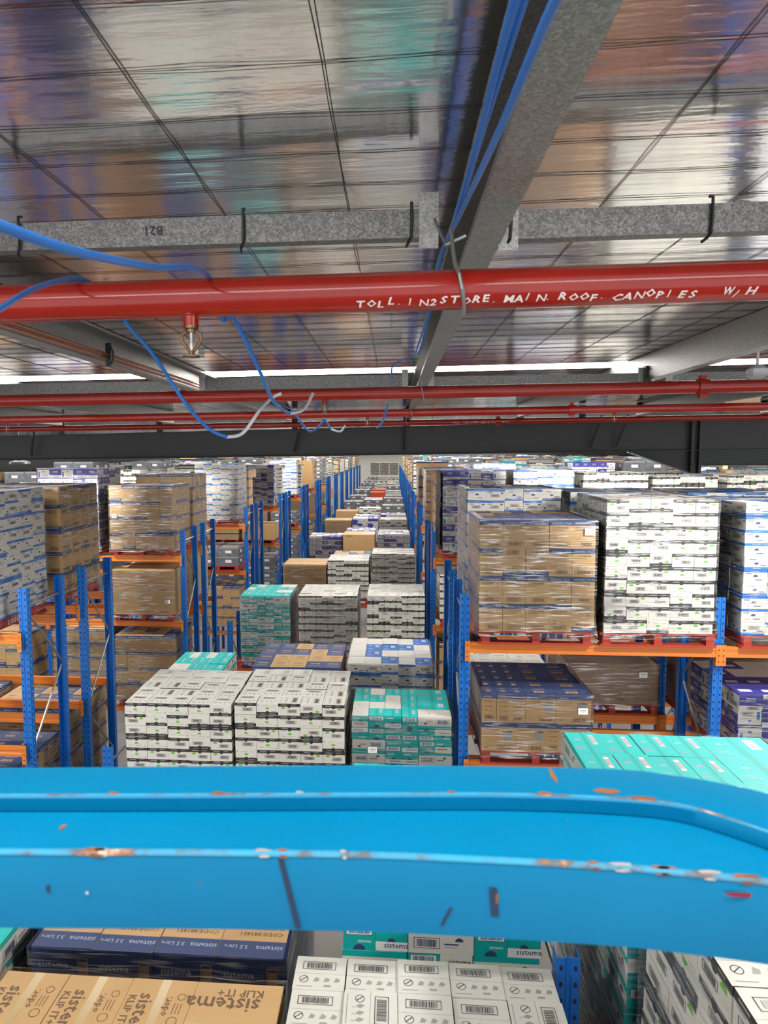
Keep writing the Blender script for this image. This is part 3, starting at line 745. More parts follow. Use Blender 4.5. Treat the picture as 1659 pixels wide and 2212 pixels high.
# ------------------------------------------------------------------ racks
def post_mesh(zt, mirror, slots=True):
    P = [(-50,80),(-50,0),(-14,0),(-8,7),(8,7),(14,0),(50,0),(50,80),(47,80),(47,3),(15,3),(9,10),(-9,10),(-15,3),(-47,3),(-47,80)]
    P = [(a/1000, b/1000) for a, b in P]
    m = MB(); sg = -1 if mirror else 1
    if mirror: P = [(-a, -b) for a, b in P]
    m.extr(P, 'z', -8.0, zt, 'rack_blue')
    if slots:
        z = zt - .06; i = 0
        while z > max(zt - 3.2, -5.6):
            if not mirror:
                for x in (-.031, .031):
                    m.face([(x - .006, -.0008, z), (x + .006, -.0008, z), (x + .008, -.0008, z + .012), (x + .006, -.0008, z + .024), (x - .006, -.0008, z + .024), (x - .008, -.0008, z + .012)], 'slot_dark')
            for sx in (-1, 1):
                q = [(sx*.0508, sg*.036, z), (sx*.0508, sg*.046, z), (sx*.0508, sg*.046, z + .016), (sx*.0508, sg*.036, z + .016)]
                m.face(q if sx > 0 else q[::-1], 'slot_light')
                if mirror:
                    q = [(sx*.0468, sg*.036, z), (sx*.0468, sg*.046, z), (sx*.0468, sg*.046, z + .016), (sx*.0468, sg*.036, z + .016)]
                    m.face(q, 'slot_light')
            z -= .0765; i += 1
    return m
FR = {}
def rack_frame(x, y, zt, depth, label, simple=False):
    key = (zt, round(depth, 2), simple)
    if key not in FR:
        f = empty('rack_frame', (0, 0, 0), None, 'rack frame')
        kid(f, post_mesh(zt, False, not simple).obj('post', f))
        o = post_mesh(zt, True, not simple).obj('post', f); o.location = (0, depth, 0); kid(f, o)
        z = zt - .22; up = False
        br = [((0, .06, z), (0, depth - .06, z + .0))]
        while z > (-8 if not simple else -4.5):
            br.append(((0, .06 if not up else depth - .06, z - .03), (0, depth - .06 if not up else .06, z - .85))); z -= .88; up = not up
        for a_, b_ in br:
            mm = MB(); mm.tube([a_, b_], .014, 'brace_zinc', 6); kid(f, mm.obj('brace', f))
        FR[key] = f; o = f
    else: o = copy_tree(FR[key])
    o.location = (x, y, 0); tag(o, label, 'rack frame', 'blue rack uprights')
    return o
def side_nm(x): return 'left' if x < -1 else 'right'
for k in range(0, 15):
    zt = -1.508 if k else -2.2
    for dy, nm in ((0, 'near'), (1.45, 'far')):
        d = .90
        rn = ORD[k] if k else 'nearest'
        if k: rack_frame(XL, yF(k) + dy, zt, d, f"blue upright frame left of centre aisle, {rn} rack row, {nm} one of pair", simple=k > 4)
        rack_frame(XR, yF(k) + dy, zt if (k or dy) else -3.0, d, f"blue upright frame right of centre aisle, {rn} rack row, {nm} one of pair", simple=k > 4)
        if k: rack_frame(XS, yF(k) + dy, -3.32, d, f"short blue upright frame left of centre stacks, {rn} rack row, {nm} one", simple=k > 4)
        if 1 <= k <= 6:
            for n in (1, 2, 3):
                if n > k: continue
                xx = XR + BR * n
                if proj((xx, yF(k), -1.5))[0] < 1700: rack_frame(xx, yF(k) + dy, zt, d, f"blue upright frame, {ORD[n]} post line right of aisle, {rn} rack row, {nm}", simple=k > 3)
                xx = XL - BL * n
                if proj((xx, yF(k), -1.5))[0] > -60: rack_frame(xx, yF(k) + dy, zt, d, f"blue upright frame, {ORD[n]} post line left of aisle, {rn} rack row, {nm}", simple=k > 3)

BM = {}
def rack_beam(x0, x1, y, z, face, label):
    """face -1: bolted on the near side of its posts, +1: on the far side"""
    key = (round(x1 - x0, 2), face)
    if key not in BM:
        L_ = x1 - x0 - .10
        b_ = empty('rack_beam', (0, 0, 0), None, 'rack beam')
        m = MB(); s = face
        y0 = -.005 if s < 0 else .005
        P = [(-.025, 0), (.025, 0), (.025, -.11), (-.025, -.11), (-.025, -.075), (-.019, -.07), (-.019, -.04), (-.025, -.035)]
        m.extr(P, 'x', .052, .052 + L_ - .004, 'beam_orange'); kid(b_, m.obj('box_section', b_))
        for sx, xo in ((1, .0), (-1, L_ + .10)):
            m = MB(); m.box(min(xo, xo + sx*.05), -.030 + .0, -.20, max(xo, xo + sx*.05), -.026, .02, 'beam_orange')
            m.box(xo + sx*.048 - .003, -.03, -.20, xo + sx*.048 + .003, .03, .02, 'beam_orange')
            for zz in (-.03, -.09, -.15): m.lathe([(0, -.0), (.009, 0), (.009, .004), (0, .004)], 'bolt', 6, (xo + sx*.024, -.036, zz))
            kid(b_, m.obj('end_connector', b_))
        BM[key] = b_; o = b_
    else: o = copy_tree(BM[key])
    o.location = (x0, y, z); tag(o, label, 'rack beam', 'orange rack beams'); return o
FY = [(-.028, 'front'), (.93, 'second'), (1.42, 'third'), (2.38, 'rear')]
for k in range(1, 8):
    rn = ORD[k]
    for i, (dy, fn) in enumerate(FY):
        if k > 2 and i not in (0, 3): continue
        for n in range(0, 3 if k < 4 else 2):
            xr0 = XR + BR * n; xl0 = XL - BL * (n + 1)
            for lv, ln in ((L1, 'upper'), (L2, 'middle'), (L3, 'low')):
                if k > 4 and lv == L3: continue
                if proj((xr0, yF(k), lv))[0] < 1680: rack_beam(xr0, xr0 + BR, yF(k) + dy, lv, -1, f"orange {ln} {fn} shelf beam, {ORD[n]} bay right of aisle, {rn} rack row")
                if proj((xl0 + BL, yF(k), lv))[0] > -20: rack_beam(xl0, xl0 + BL, yF(k) + dy, lv, -1, f"orange {ln} {fn} shelf beam, {ORD[n]} bay left of aisle, {rn} rack row")
        rack_beam(XS, XR, yF(k) + dy, LC, -1, f"long orange {fn} beam under the centre stacks, {rn} rack row")
for i, (dy, fn) in enumerate(FY):
    rack_beam(XS, XR, yF(0) + dy, LC, -1, f"long orange {fn} beam under the centre stacks nearest the rail")
    rack_beam(XR, XR + BR, yF(0) + dy, L2, -1, f"orange {fn} shelf beam beside the rail end, right")

# ------------------------------------------------------------------ building shell
def zr(x): return .011 * x       # the roof rises slightly to the right
def struct(o): o['kind'] = 'structure'; return o
FZ = .735
m = MB(); x0, x1 = -66, 66
m.box(x0, -9, -8.1, x1, 97, -8.0, 'concrete'); struct(m.obj('floor'))
m = MB()   # foil insulation sheet, with openings for the rooflight and the added fill strips
def slab(m, xa, xb, ya, yb, mt, t=.06):
    v = [(x, y, FZ + zr(x) + dz) for dz in (0, t) for x, y in ((xa, ya), (xb, ya), (xb, yb), (xa, yb))]
    m.mesh(v, [(0,1,2,3), (7,6,5,4), (0,4,5,1), (1,5,6,2), (2,6,7,3), (3,7,4,0)], mt)
GLOW_STRIPS = [(-.05, .35, -4, 5), (6.02, 6.42, -7, 8)] + [(yF(k) - 1.3, yF(k) - .9, -14, 16) for k in range(2, 15, 1)] + [(91.5, 92.5, -14, 16)]   # second strip is a rooflight, the others unseen strips added for fill light
ya = -9
for s0, s1, sa, sb in GLOW_STRIPS:
    slab(m, x0, x1, ya, s0, 'foil'); slab(m, x0, sa, s0, s1, 'foil'); slab(m, sb, x1, s0, s1, 'foil'); ya = s1
slab(m, x0, x1, ya, 97, 'foil')
struct(m.obj('ceiling'))
for i, (s0, s1, sa, sb) in enumerate(GLOW_STRIPS):
    m = MB(); slab(m, sa, sb, s0, s1, 'rooflight_fill_glow', .03); struct(m.obj(f'rooflight_fill_{i + 1}'))  # glowing panels: the one rooflight plus the added fill strips
for nm, b_ in (('wall_left', (x0 - .2, -9, -8, x0, 97, -.1)), ('wall_right', (x1, -9, -8, x1 + .2, 97, 1.5)), ('wall_back', (x0, 97, -8, x1, 97.2, 1.5))):
    m = MB(); m.box(*b_, 'wall_cream'); struct(m.obj(nm))

# purlins: C sections along the building
def purlin(x, y0, y1, label, mt='galvanised', side=-1, h=.2):
    zt = FZ + zr(x); P = [(x, zt - .002), (x - side*.08, zt - .002), (x - side*.08, zt - .018), (x - side*.077, zt - .018), (x - side*.077, zt - .005), (x + side*.003, zt - .005),
        (x + side*.003, zt - h), (x - side*.08, zt - h), (x - side*.08, zt - h + .018), (x - side*.077, zt - h + .018), (x - side*.077, zt - h + .003), (x, zt - h + .003)]
    P = [(a_, b_) for a_, b_ in P]
    m = MB(); m.extr(P, 'y', y0, y1, mt)
    return tag(m.obj('roof_purlin'), label, 'purlin', 'galvanised roof purlins')
purlin(.270, -2, 11.1, 'long galvanised roof purlin in the middle beside the blue cables', side=1)
purlin(1.955, -2, 11.1, 'long galvanised roof purlin on the right with a bracket', side=-1)
purlin(-1.735, -2, 11.1, 'long galvanised roof purlin on the left carrying copper pipes', side=-1, h=.19)
for x, lb in ((-3.6, 'second left'), (-5.5, 'third left'), (-7.4, 'fourth left'), (3.85, 'second right'), (5.7, 'third right'), (7.5, 'fourth right')):
    purlin(x, -2, 11.1, f'galvanised roof purlin, {lb} from the middle one', side=1)

# bridging channels between purlins
def bridge(xa, xb, y, z, h, label, mt='galvanised_dark'):
    za, zb_ = z + zr(xa) * .5, z + zr(xb) * .5
    P = [(y, 0), (y + .04, 0), (y + .04, -.003), (y + .003, -.003), (y + .003, -h + .003), (y + .04, -h + .003), (y + .04, -h), (y, -h)]
    v = [(xa, a_, b_ + za) for a_, b_ in P] + [(xb, a_, b_ + zb_) for a_, b_ in P]; n = len(P)
    m = MB(); m.mesh(v, [(i, n + i, n + (i+1) % n, (i+1) % n) for i in range(n)] + [tuple(range(n)), tuple(range(2*n - 1, n - 1, -1))], mt)
    t = empty('bridging_channel', (0, 0, 0), label, 'bridging', 'galvanised bridging channels'); ch = m.obj('channel', t)
    for xx, zz in ((xa, za), (xb, zb_)):
        mm = MB(); sx = 1 if xx == xa else -1
        mm.box(min(xx, xx + sx*.05), y - .004, zz - h - .03, max(xx, xx + sx*.05), y - .001, zz + .04, 'galvanised'); mm.obj('end_cleat', t)
    return t
b1 = bridge(-1.58, .115, 1.86, .634, .072, 'galvanised bridging channel left of the middle purlin with black ties')
b2 = bridge(.27, 1.94, 1.86, .622, .072, 'galvanised bridging channel right of the middle purlin with black ties')
bridge(-1.58, .115, 5.55, .62, .10, 'far dark bridging channel left of the middle purlin'); bridge(.27, 1.94, 5.55, .60, .10, 'far dark bridging channel right of the middle purlin')
bridge(-3.52, -1.74, 5.55, .60, .10, 'far dark bridging channel beyond the left purlin'); bridge(2.1, 3.78, 5.55, .60, .10, 'far dark bridging channel beyond the right purlin')
vs, fs, wd = glyphs('B21'); m = MB(); m.mesh([(-.62 - a_ * .035, 1.8585, .61 - b_ * .035) for a_, b_ in vs], fs, 'ink'); o = m.obj('handwritten_mark', b1)
for x, p_ in ((-1.02, b1), (-.40, b1), (.045, b1), (.30, b2), (.80, b2)):
    z0, z1 = .634 + zr(x) * .5 + .014, .634 + zr(x) * .5 - .085
    if p_ is b2: z0 -= .012; z1 -= .012
    m = MB(); m.tube([(x, 1.87, z0 + .006), (x, 1.852, z0), (x + .001, 1.852, (z0 + z1) / 2), (x - .001, 1.852, z1 + .012), (x - .008, 1.86, z1), (x - .012, 1.88, z1 - .004)], .0042, 'black_tie', 6)
    tag(m.obj('cable_tie'), {-1.02: 'black cable tie at the far left of near bridging', -.40: 'black cable tie on near bridging between mark and purlin', .045: 'black cable tie just left of the middle purlin',
        .30: 'black cable tie just right of the middle purlin', .80: 'black cable tie at the far right of near bridging'}[x], 'cable tie', 'black cable ties')
# bracket where the far bridging meets the right purlin
m = MB(); m.box(1.93, 5.50, .47, 1.965, 5.56, .66, 'rafter_grey'); m.box(1.975, 5.49, .46, 1.99, 5.53, .67, 'lamp_white')
for z in (.49, .56, .63): m.box(1.92, 5.485, z, 2.0, 5.5, z + .012, 'bolt')
tag(m.obj('purlin_bracket'), 'dark bolted bracket with white strip on the right purlin', 'bracket')

# safety mesh
m = MB(); rnd = random.Random(5)
x = -3.18
while x < 3.8:
    if abs(x - .19) > .06:
        for o_ in (0, .007):
            pts = [(x + o_ + rnd.uniform(-.004, .004), y, FZ + zr(x) - .0013 - rnd.uniform(0, .001)) for y in np.arange(.3, 11, .15)]
            m.tube(pts, .0009, 'wire', 4)
    x += .38
y = .55
while y < 11:
    for o_ in (0, .010):
        ph = rnd.uniform(0, 6)
        pts = [(xx, y + o_ + .006 * math.sin(xx * 9 + ph) + rnd.uniform(-.002, .002), FZ + zr(xx) - .0020 - rnd.uniform(0, .0015)) for xx in np.arange(-4, 4.4, .11)]
        m.tube(pts, .0007, 'wire', 4)
    y += .198
tag(m.obj('roof_safety_mesh'), 'thin dark wire safety mesh stretched under the foil roof lining', 'wire mesh')
m = MB(); m.tube([(-3, 3.35, .70), (0, 3.33, .71), (3, 3.3, .74)], .004, 'black_tie', 6); tag(m.obj('roof_wire'), 'thick black wire crossing under the foil behind the big red pipe', 'wire')

# sprinkler pipes
def pipe(y, z0, r, xa, xb, label, smooth=True):
    t = empty('sprinkler_pipe', (0, y, z0), label, 'pipe', 'red sprinkler pipes')
    m = MB(); m.tube([(xa, 0, zr(xa) * .9), (xb, 0, zr(xb) * .9)], r, 'pipe_red', 40 if r > .04 and y < 3 else 20); o = m.obj('pipe_run', t, smooth=True)
    return t
p1 = pipe(1.6, .365, .0435, -2.4, 2.4, 'thick red sprinkler pipe nearest the camera with chalk writing')
p2 = pipe(4.95, .425, .044, -5, 6, 'red sprinkler pipe, second from the camera')
p3 = pipe(7.9, .452, .044, -8, 9, 'red sprinkler pipe, third from the camera')
p4 = pipe(10.75, .462, .044, -10, 12, 'red sprinkler pipe just in front of the dark roof beam')
# hand lettering wrapped on the near pipe
def pipe_text(t, xa, xb, ang, size, parent, y0, z0, r, rnd):
    m = MB(); n = len(t); step = (xb - xa) / n; x = xa
    for ch in t:
        if ch != ' ':
            vs, fs, wd = glyphs(ch, .012 if ch in 'I/.N' else .028); jz = rnd.uniform(-.005, .004); sl = rnd.uniform(.1, .35); sw = step * .92 / max(wd, .35) if ch not in '.1I' else size
            T_ = [tuple((vs[f[0]], vs[f[i]], vs[f[i + 1]])) for f in fs for i in range(1, len(f) - 1)]; fin = []
            while T_:
                A, B, D = T_.pop(); E_ = [(math.dist(A, B), A, B, D), (math.dist(B, D), B, D, A), (math.dist(D, A), D, A, B)]; q = max(E_)
                if q[0] < .22: fin.append((A, B, D)); continue
                M_ = ((q[1][0] + q[2][0]) / 2, (q[1][1] + q[2][1]) / 2); T_ += [(q[1], M_, q[3]), (M_, q[2], q[3])]
            vs = [p for t3 in fin for p in t3]; fs = [(3*i, 3*i + 1, 3*i + 2) for i in range(len(fin))]; out = []
            for a_, b_ in vs:
                an = R(ang) + (b_ * size + jz) / r
                out.append((x + min(sw, size * 1.25) * a_ + sl * b_ * size, -math.cos(an) * (r + .0010), math.sin(an) * (r + .0010) + zr(x) * .9))
            m.mesh(out, fs, 'chalk')
        x += step
    o = m.obj('chalk_lettering', parent); o['label'] = 'pale handwritten lettering'; return o
pipe_text('TOLL.IN2STORE.MAIN.ROOF.CANOPIES  W/H', -.085, .775, -54, .024, p1, 1.6, .365, .0435, random.Random(4))
pipe_text('TOLL IN2STORE MAIN ROOF W/H', .9, 1.75, -30, .026, p4, 10.75, .462, .044, random.Random(7))
def collar(p_, x, w_, label):
    z_ = zr(x) * .9; m = MB()
    m.tube([(x - w_/2, 0, z_), (x + w_/2, 0, z_)], .056, 'pipe_red', 20); m.box(x - w_*.3, -.02, z_ + .05, x + w_*.3, .02, z_ + .078, 'pipe_red'); m.box(x - w_*.3, -.02, z_ - .075, x + w_*.3, .02, z_ - .05, 'pipe_red')
    o = m.obj('pipe_coupling', p_, smooth=True); o['label'] = label
collar(p2, 2.12, .07, 'red grooved coupling'); collar(p3, 1.98, .08, 'red grooved coupling'); collar(p4, 1.6, .08, 'red grooved coupling')
def sprinkler(p_, x, label):
    z_ = zr(x) * .9 - .052
    m = MB(); m.lathe([(.0, .025), (.022, .025), (.022, .012), (.0175, .010), (.0175, -.012), (0, -.012)], 'pipe_red', 20); t = m.obj('sprinkler_head', p_, smooth=True, loc=(x, 0, z_)); t['label'] = label
    m = MB(); m.lathe([(0, -.012), (.017, -.012), (.017, -.018), (.012, -.02), (.012, -.026), (0, -.026)], 'brass', 12)
    for sx in (-1, 1): m.tube([(sx*.010, 0, -.022), (sx*.023, 0, -.032), (sx*.023, 0, -.045), (sx*.008, 0, -.066), (0, 0, -.072)], .0042, 'brass', 8)
    m.obj('frame_arms', t, smooth=True)
    m = MB(); m.lathe([(0, -.024), (.0035, -.026), (.0035, -.05), (.006, -.055), (.004, -.068), (0, -.07)], 'bare_metal', 10); m.obj('bulb', t, smooth=True)
    m = MB(); m.lathe([(0, -.070), (.006, -.071), (.007, -.077), (.021, -.080), (.021, -.083), (0, -.083)], 'brass', 16); m.obj('deflector', t, smooth=True)
for p_, x in ((p1, -.472), (p2, -.494), (p3, 2.45), (p3, -.30), (p3, -4.6)): sprinkler(p_, x, 'brass pendent sprinkler head')
# hangers
for y, z0, lb in ((1.6, .365, 'grey strap hanger hooking the near red pipe below the middle purlin'), (4.95, .425, 'grey strap hanger on the second red pipe'), (7.9, .452, 'grey strap hanger on the third red pipe'), (10.75, .462, 'grey strap hanger on the farthest red pipe')):
    m = MB(); xx = .145 if y < 2 else .2
    m.tube([(xx - .05, y + .10, z0 + .19), (xx - .025, y + .05, z0 + .115), (xx + .02, y + .05, z0 + .135)], .004, 'brace_zinc', 6)
    pts = [(xx - .015, y + .04, z0 + .15), (xx - .012, y + .0, z0 + .08)] + [(xx - .008 + .006*k, y - .049*math.sin(R(20 + 40*k)), z0 + .05*math.cos(R(20 + 40*k))) for k in range(0, 4)] + [(xx + .012, y - .01, z0 - .056)]
    m.tube(pts, .0048, 'brace_zinc', 8); tag(m.obj('pipe_hanger', smooth=True), lb, 'pipe hanger', 'grey pipe hangers')

# dark rafters
def rafter(y, zb, zt, xa, xb, label, haunches=()):
    t = empty('roof_rafter', (0, y, 0), label, 'roof beam', 'dark steel roof beams')
    m = MB()
    def pr(x): return [(x, zb + zr(x)), (x, zt + .0175 * x)]
    def sl(a0, a1, ya, yb, za, zb2):  # sloping slab
        v = [(x, yy, zz + s_ * x) for x in (xa, xb) for yy, zz, s_ in ((ya, za[0], za[1]), (yb, za[0], za[1]), (yb, zb2[0], zb2[1]), (ya, zb2[0], zb2[1]))]
        m.mesh(v, [(0,1,2,3), (7,6,5,4), (0,4,5,1), (1,5,6,2), (2,6,7,3), (3,7,4,0)], 'rafter_grey')
    sl(0, 0, .085, .095, (zb, .011), (zt, .0175)); sl(0, 0, 0, .18, (zb, .011), (zb + .014, .011)); sl(0, 0, 0, .18, (zt - .014, .0175), (zt, .0175))
    m.obj('i_beam', t); return t
rf = rafter(11.2, -.035, .425, -14, 20, 'dark grey steel roof beam crossing the picture')
# splice plate, haunch and deeper right part
m = MB(); m.box(4.66, -.02, -.34, 4.70, .20, .56, 'rafter_grey'); m.box(4.78, -.02, -.34, 4.82, .20, .56, 'rafter_grey'); m.box(4.70, .06, -.34, 4.78, .1, .55, 'rafter_grey')
for z in (-.3, -.22, .42, .5): m.box(4.685, -.035, z, 4.72, -.02, z + .03, 'bolt')
m.obj('splice_plate', rf)
m = MB(); m.extr([(3.75, .0), (4.66, -.33), (4.66, -.31), (4.66, .03), (3.8, .02)], 'y', .085, .095, 'rafter_grey')
m.mesh([(3.75, 0, -.01), (4.68, 0, -.34), (4.68, .18, -.34), (3.75, .18, -.01), (3.75, 0, .006), (4.68, 0, -.324), (4.68, .18, -.324), (3.75, .18, .006)], [(0,3,2,1),(4,5,6,7),(0,1,5,4),(1,2,6,5),(2,3,7,6),(3,0,4,7)], 'rafter_grey'); m.obj('haunch', rf)
m = MB(); m.box(4.8, .04, -.20, 9.0, .14, .55, 'rafter_grey'); m.box(4.8, 0, -.215, 9, .18, -.20, 'rafter_grey'); m.obj('deep_end', rf)
for x in (-5.6, -3.9, -1.62, .21, 2.02, 3.0):   # cleats and fly braces up to the purlins
    m = MB(); m.box(x - .05, .07, .40 + .0175*x, x + .05, .10, .72 + zr(x), 'rafter_grey'); m.obj('purlin_cleat', rf)
for x, sx in ((-6.1, 1), (-1.62, 1), (.17, 0), (3.1, 1), (3.5, 1)):
    m = MB(); m.tube([(x + .14 * sx, -.16, .52 + .0175*x), (x, -.012, .04 + .011*x)], .022, 'rafter_grey', 4); m.obj('fly_brace', rf)
r2_ = rafter(20.1, .0, .42, -16, 30, 'second dark roof beam, seen low behind the first at left')
m = MB(); m.extr([(-5.2, -.03), (-13.0, -.62), (-13.0, .2), (-5.2, .3)], 'y', .08, .10, 'rafter_grey'); m.obj('haunch', r2_)
m = MB(); m.box(-13.3, 0, -8, -13.0, .2, .2, 'rafter_grey'); m.obj('column', r2_)
m = MB(); m.box(9.0, 0, -8, 9.35, .2, .55, 'rafter_grey'); m.obj('column', rf)

# copper pipes along the left purlin
for dz, lb in ((0, 'upper'), (-.022, 'lower')):
    m = MB(); m.tube([(-1.60, .8, .535 + dz), (-1.605, 4, .557 + dz), (-1.60, 7.2, .58 + dz)], .0085, 'copper', 10)
    tag(m.obj('copper_pipe', smooth=True), f'long {lb} copper pipe clipped along the left purlin', 'pipe', 'copper pipes')
m = MB(); m.box(-1.615, 3.80, .49, -1.585, 3.815, .62, 'black_tie'); m.tube([(-1.585, 3.80, .60), (-1.570, 3.80, .57), (-1.570, 3.80, .53), (-1.585, 3.80, .50)], .006, 'black_tie', 6); m.tube([(-1.66, 3.81, .55), (-1.60, 3.81, .552)], .005, 'black_tie', 6)
tag(m.obj('pipe_clip'), 'black clip holding the two copper pipes', 'pipe clip')

# cables
def smooth_pts(P, n=8):
    P = [Vector(p) for p in P]; out = []
    for i in range(len(P) - 1):
        a_, b_, c_, d_ = P[max(i-1, 0)], P[i], P[i+1], P[min(i+2, len(P)-1)]
        for k in range(n):
            t = k / n
            out.append(0.5 * ((2*b_) + (-a_ + c_)*t + (2*a_ - 5*b_ + 4*c_ - d_)*t*t + (-a_ + 3*b_ - 3*c_ + d_)*t**3))
    out.append(P[-1]); return out
def ray(px, py, y):
    d = Fv + R2 * ((px - CX) / FPX) - U2 * ((py - 1106) / FPX); return tuple(d * (y / d.y))
def cable(pts, r, label, mt='cable_blue', name='blue_cable', extra=None):
    m = MB(); m.tube(smooth_pts(pts), r, mt, 10)
    if extra: m.tube(smooth_pts(extra), r, 'cable_white', 10)
    tag(m.obj(name, smooth=True), label, 'cable', 'loose data cables')
cable([(.15, .45, .50), (.15, .867, .525), (.148, 1.25, .541), (.15, 1.74, .562), (.142, 2.2, .59), (.15, 3.08, .582), (.15, 4.18, .601), (.0, 4.75, .60), (-.01, 4.8, .51)], .0056, 'blue cable running beside the middle purlin, left one of the bundle')
cable([(.135, .45, .495), (.136, .867, .515), (.142, 1.25, .532), (.143, 1.74, .555), (.136, 2.2, .585), (.14, 3.08, .578), (.13, 4.18, .60)], .0056, 'blue cable running beside the middle purlin, outer left one')
cable([(.150, .40, .36), (.15, .694, .422), (.15, 1.035, .459), (.15, 1.568, .533), (.143, 2.22, .598), (.152, 3.08, .590), (.155, 4.3, .61)], .0056, 'blue cable running beside the middle purlin, right one of the bundle')
cable([ray(-60, 470, .55), ray(0, 488, .6), ray(170, 545, .75), ray(330, 576, 1.0), ray(420, 580, 1.25), ray(455, 605, 1.62), ray(480, 690, 1.72), ray(505, 688, 1.75), ray(560, 800, 1.9), ray(592, 868, 2.1), ray(625, 893, 2.3)], .0054,
      'blue cable from the left edge over the near red pipe, hanging behind it', extra=[ray(625, 893, 2.3), ray(656, 884, 2.35), ray(676, 850, 2.4)])
cable([ray(-40, 685, 1.05), ray(0, 667, 1.1), ray(70, 625, 1.3), ray(140, 604, 1.5), ray(185, 606, 1.62), ray(250, 650, 1.75), ray(275, 700, 1.8), ray(330, 765, 1.9), ray(400, 870, 2.0), ray(450, 925, 2.1), ray(490, 944, 2.15)], .0054,
      'blue cable looping low under the ceiling left of centre', extra=[ray(490, 944, 2.15), ray(525, 935, 2.2), ray(562, 885, 2.25), ray(590, 858, 2.3), ray(608, 850, 2.3)])
cable([ray(628, 880, 5.1), ray(645, 905, 5.2), ray(670, 932, 5.3), ray(695, 915, 5.4), ray(700, 905, 5.45), ray(715, 927, 5.5)], .008, 'small blue cable loop under the second red pipe', extra=[ray(715, 927, 5.5), ray(735, 932, 5.55), ray(745, 920, 5.6)])
cable([ray(838, 875, 5.1), ray(832, 895, 5.2), ray(826, 912, 5.3), ray(815, 925, 5.35)], .008, 'short blue cable end dangling beside the middle hanger')

# lamps
def highbay(x, y, z, label, g):
    t = empty('highbay_lamp', (x, y, z), label, 'ceiling light', g)
    m = MB(); m.lathe([(0, .14), (.05, .14), (.07, .06), (.17, .035), (.18, .0), (.165, -.004)], 'lamp_body', 20); m.obj('housing', t, smooth=True)
    m = MB(); m.lathe([(.165, -.003), (0, -.003)], 'lamp_glow', 20); m.obj('diffuser', t)
    m = MB(); m.tube([(0, 0, .14), (0, 0, FZ - z + zr(x) - .012)], .006, 'brace_zinc', 6); m.obj('suspension_rod', t)
    l = bpy.data.lights.new('lamp_light', 'SPOT'); l.spot_size = R(176); l.spot_blend = .25; l.shadow_soft_size = .12; l.energy = LAMP_W if y < 10 else LAMP_W * .7; l.color = (1, .965, .90)
    lo = bpy.data.objects.new('lamp_light', l); C.objects.link(lo); lo.parent = t; lo.location = (0, 0, -.14)
for i, (x, y) in enumerate(LAMPS):
    z = {11.7: -.17, 17.3: -.11}.get(y, .25) if x < 0 else .32
    highbay(x, y, z, 'round highbay warehouse lamp over ' + (f'the {ORD[min(int((y + 2) // 5.87), 15)]} rack aisle, {"left" if x < -3 else "middle" if x < 0 else "right" if x < 6 else "outer right"}' if y > 0 else f'the camera aisle, {"left" if x < -3 else "middle" if x < 0 else "right"}'), 'round highbay lamps')
t = empty('emergency_light', (2.56, 5.12, .56), 'small white faceted emergency light fitting at upper right', 'light fitting')
m = MB(); m.lathe([(0, .20), (.010, .20), (.010, .045), (.04, .045), (.07, .02), (.07, -.025), (.04, -.045), (0, -.045)], 'lamp_white', 8); m.obj('housing', t)

# ------------------------------------------------------------------ work platform guard rail, blue, bends towards the camera at its right end
t = empty('guard_rail', (0, .5, -.37), 'scratched bright blue steel guard rail across the foreground', 'guard rail')
ZT, ZL_, ZB = -.292, -.306, -.368
TB = [(-.75, .565), (-.368, .594), (-.008, .624), (.194, .631), (.253, .622), (.292, .609), (.322, .592), (.37, .55), (.41, .49), (.43, .40)]
TF = [(-.75, .515), (-.335, .540), (-.007, .565), (.10, .572), (.177, .572), (.231, .566), (.264, .548), (.30, .515), (.335, .46), (.35, .38)]
LF = [(-.75, .462), (-.302, .483), (-.159, .492), (-.006, .499), (.154, .497), (.219, .492), (.268, .486), (.33, .475), (.40, .455), (.46, .43)]
BF = [(x, y) for x, y in LF]
def loop(P, n=60):
    S = smooth_pts([(a_, b_, 0) for a_, b_ in P], 7); return S
tb, tf, lf = loop(TB), loop(TF), loop(LF)
n = min(len(tb), len(tf), len(lf))
def strip(m, rows, mt):
    v = []; 
    for r_ in rows: v += r_
    k = len(rows[0]); f = []
    for j in range(len(rows) - 1):
        for i in range(k - 1): f.append((j*k + i, j*k + i + 1, (j+1)*k + i + 1, (j+1)*k + i))
    m.mesh(v, f, mt)
def row(P, z, dy=0): return [(p.x, p.y - .5 + dy, z + .37) for p in P]
m = MB()
strip(m, [row(tf, ZL_ + .001, -.0006), row(tf, ZT - .0016, -.0006), row(tf, ZT - .0004, .0004), row(tf, ZT, .0018), row(tb, ZT, -.003), row(tb, ZT - .003), row(tb, ZL_ - .02)], 'rail_paint'); m.obj('upper_plate', t, smooth=True)
m = MB()
strip(m, [row(tb, ZB, .0), row(lf, ZB), row(lf, ZL_ - .002), row(lf, ZL_ - .0006, .0006), row(lf, ZL_, .002), row(tb, ZL_, -.004), row(tb, ZB)], 'rail_paint'); m.obj('lower_channel', t, smooth=True)
wm = bpy.data.materials.new('worn_edge'); wm.use_nodes = True; nt = wm.node_tree; b_ = nt.nodes['Principled BSDF']; b_.inputs['Roughness'].default_value = .5
tc = nt.nodes.new('ShaderNodeTexCoord'); nn = nt.nodes.new('ShaderNodeTexNoise'); nn.inputs['Scale'].default_value = 26; nn.inputs['Detail'].default_value = 6; nn.inputs['Roughness'].default_value = .65
nt.links.new(tc.outputs['Object'], nn.inputs['Vector']); rr = nt.nodes.new('ShaderNodeValToRGB'); e = rr.color_ramp.elements
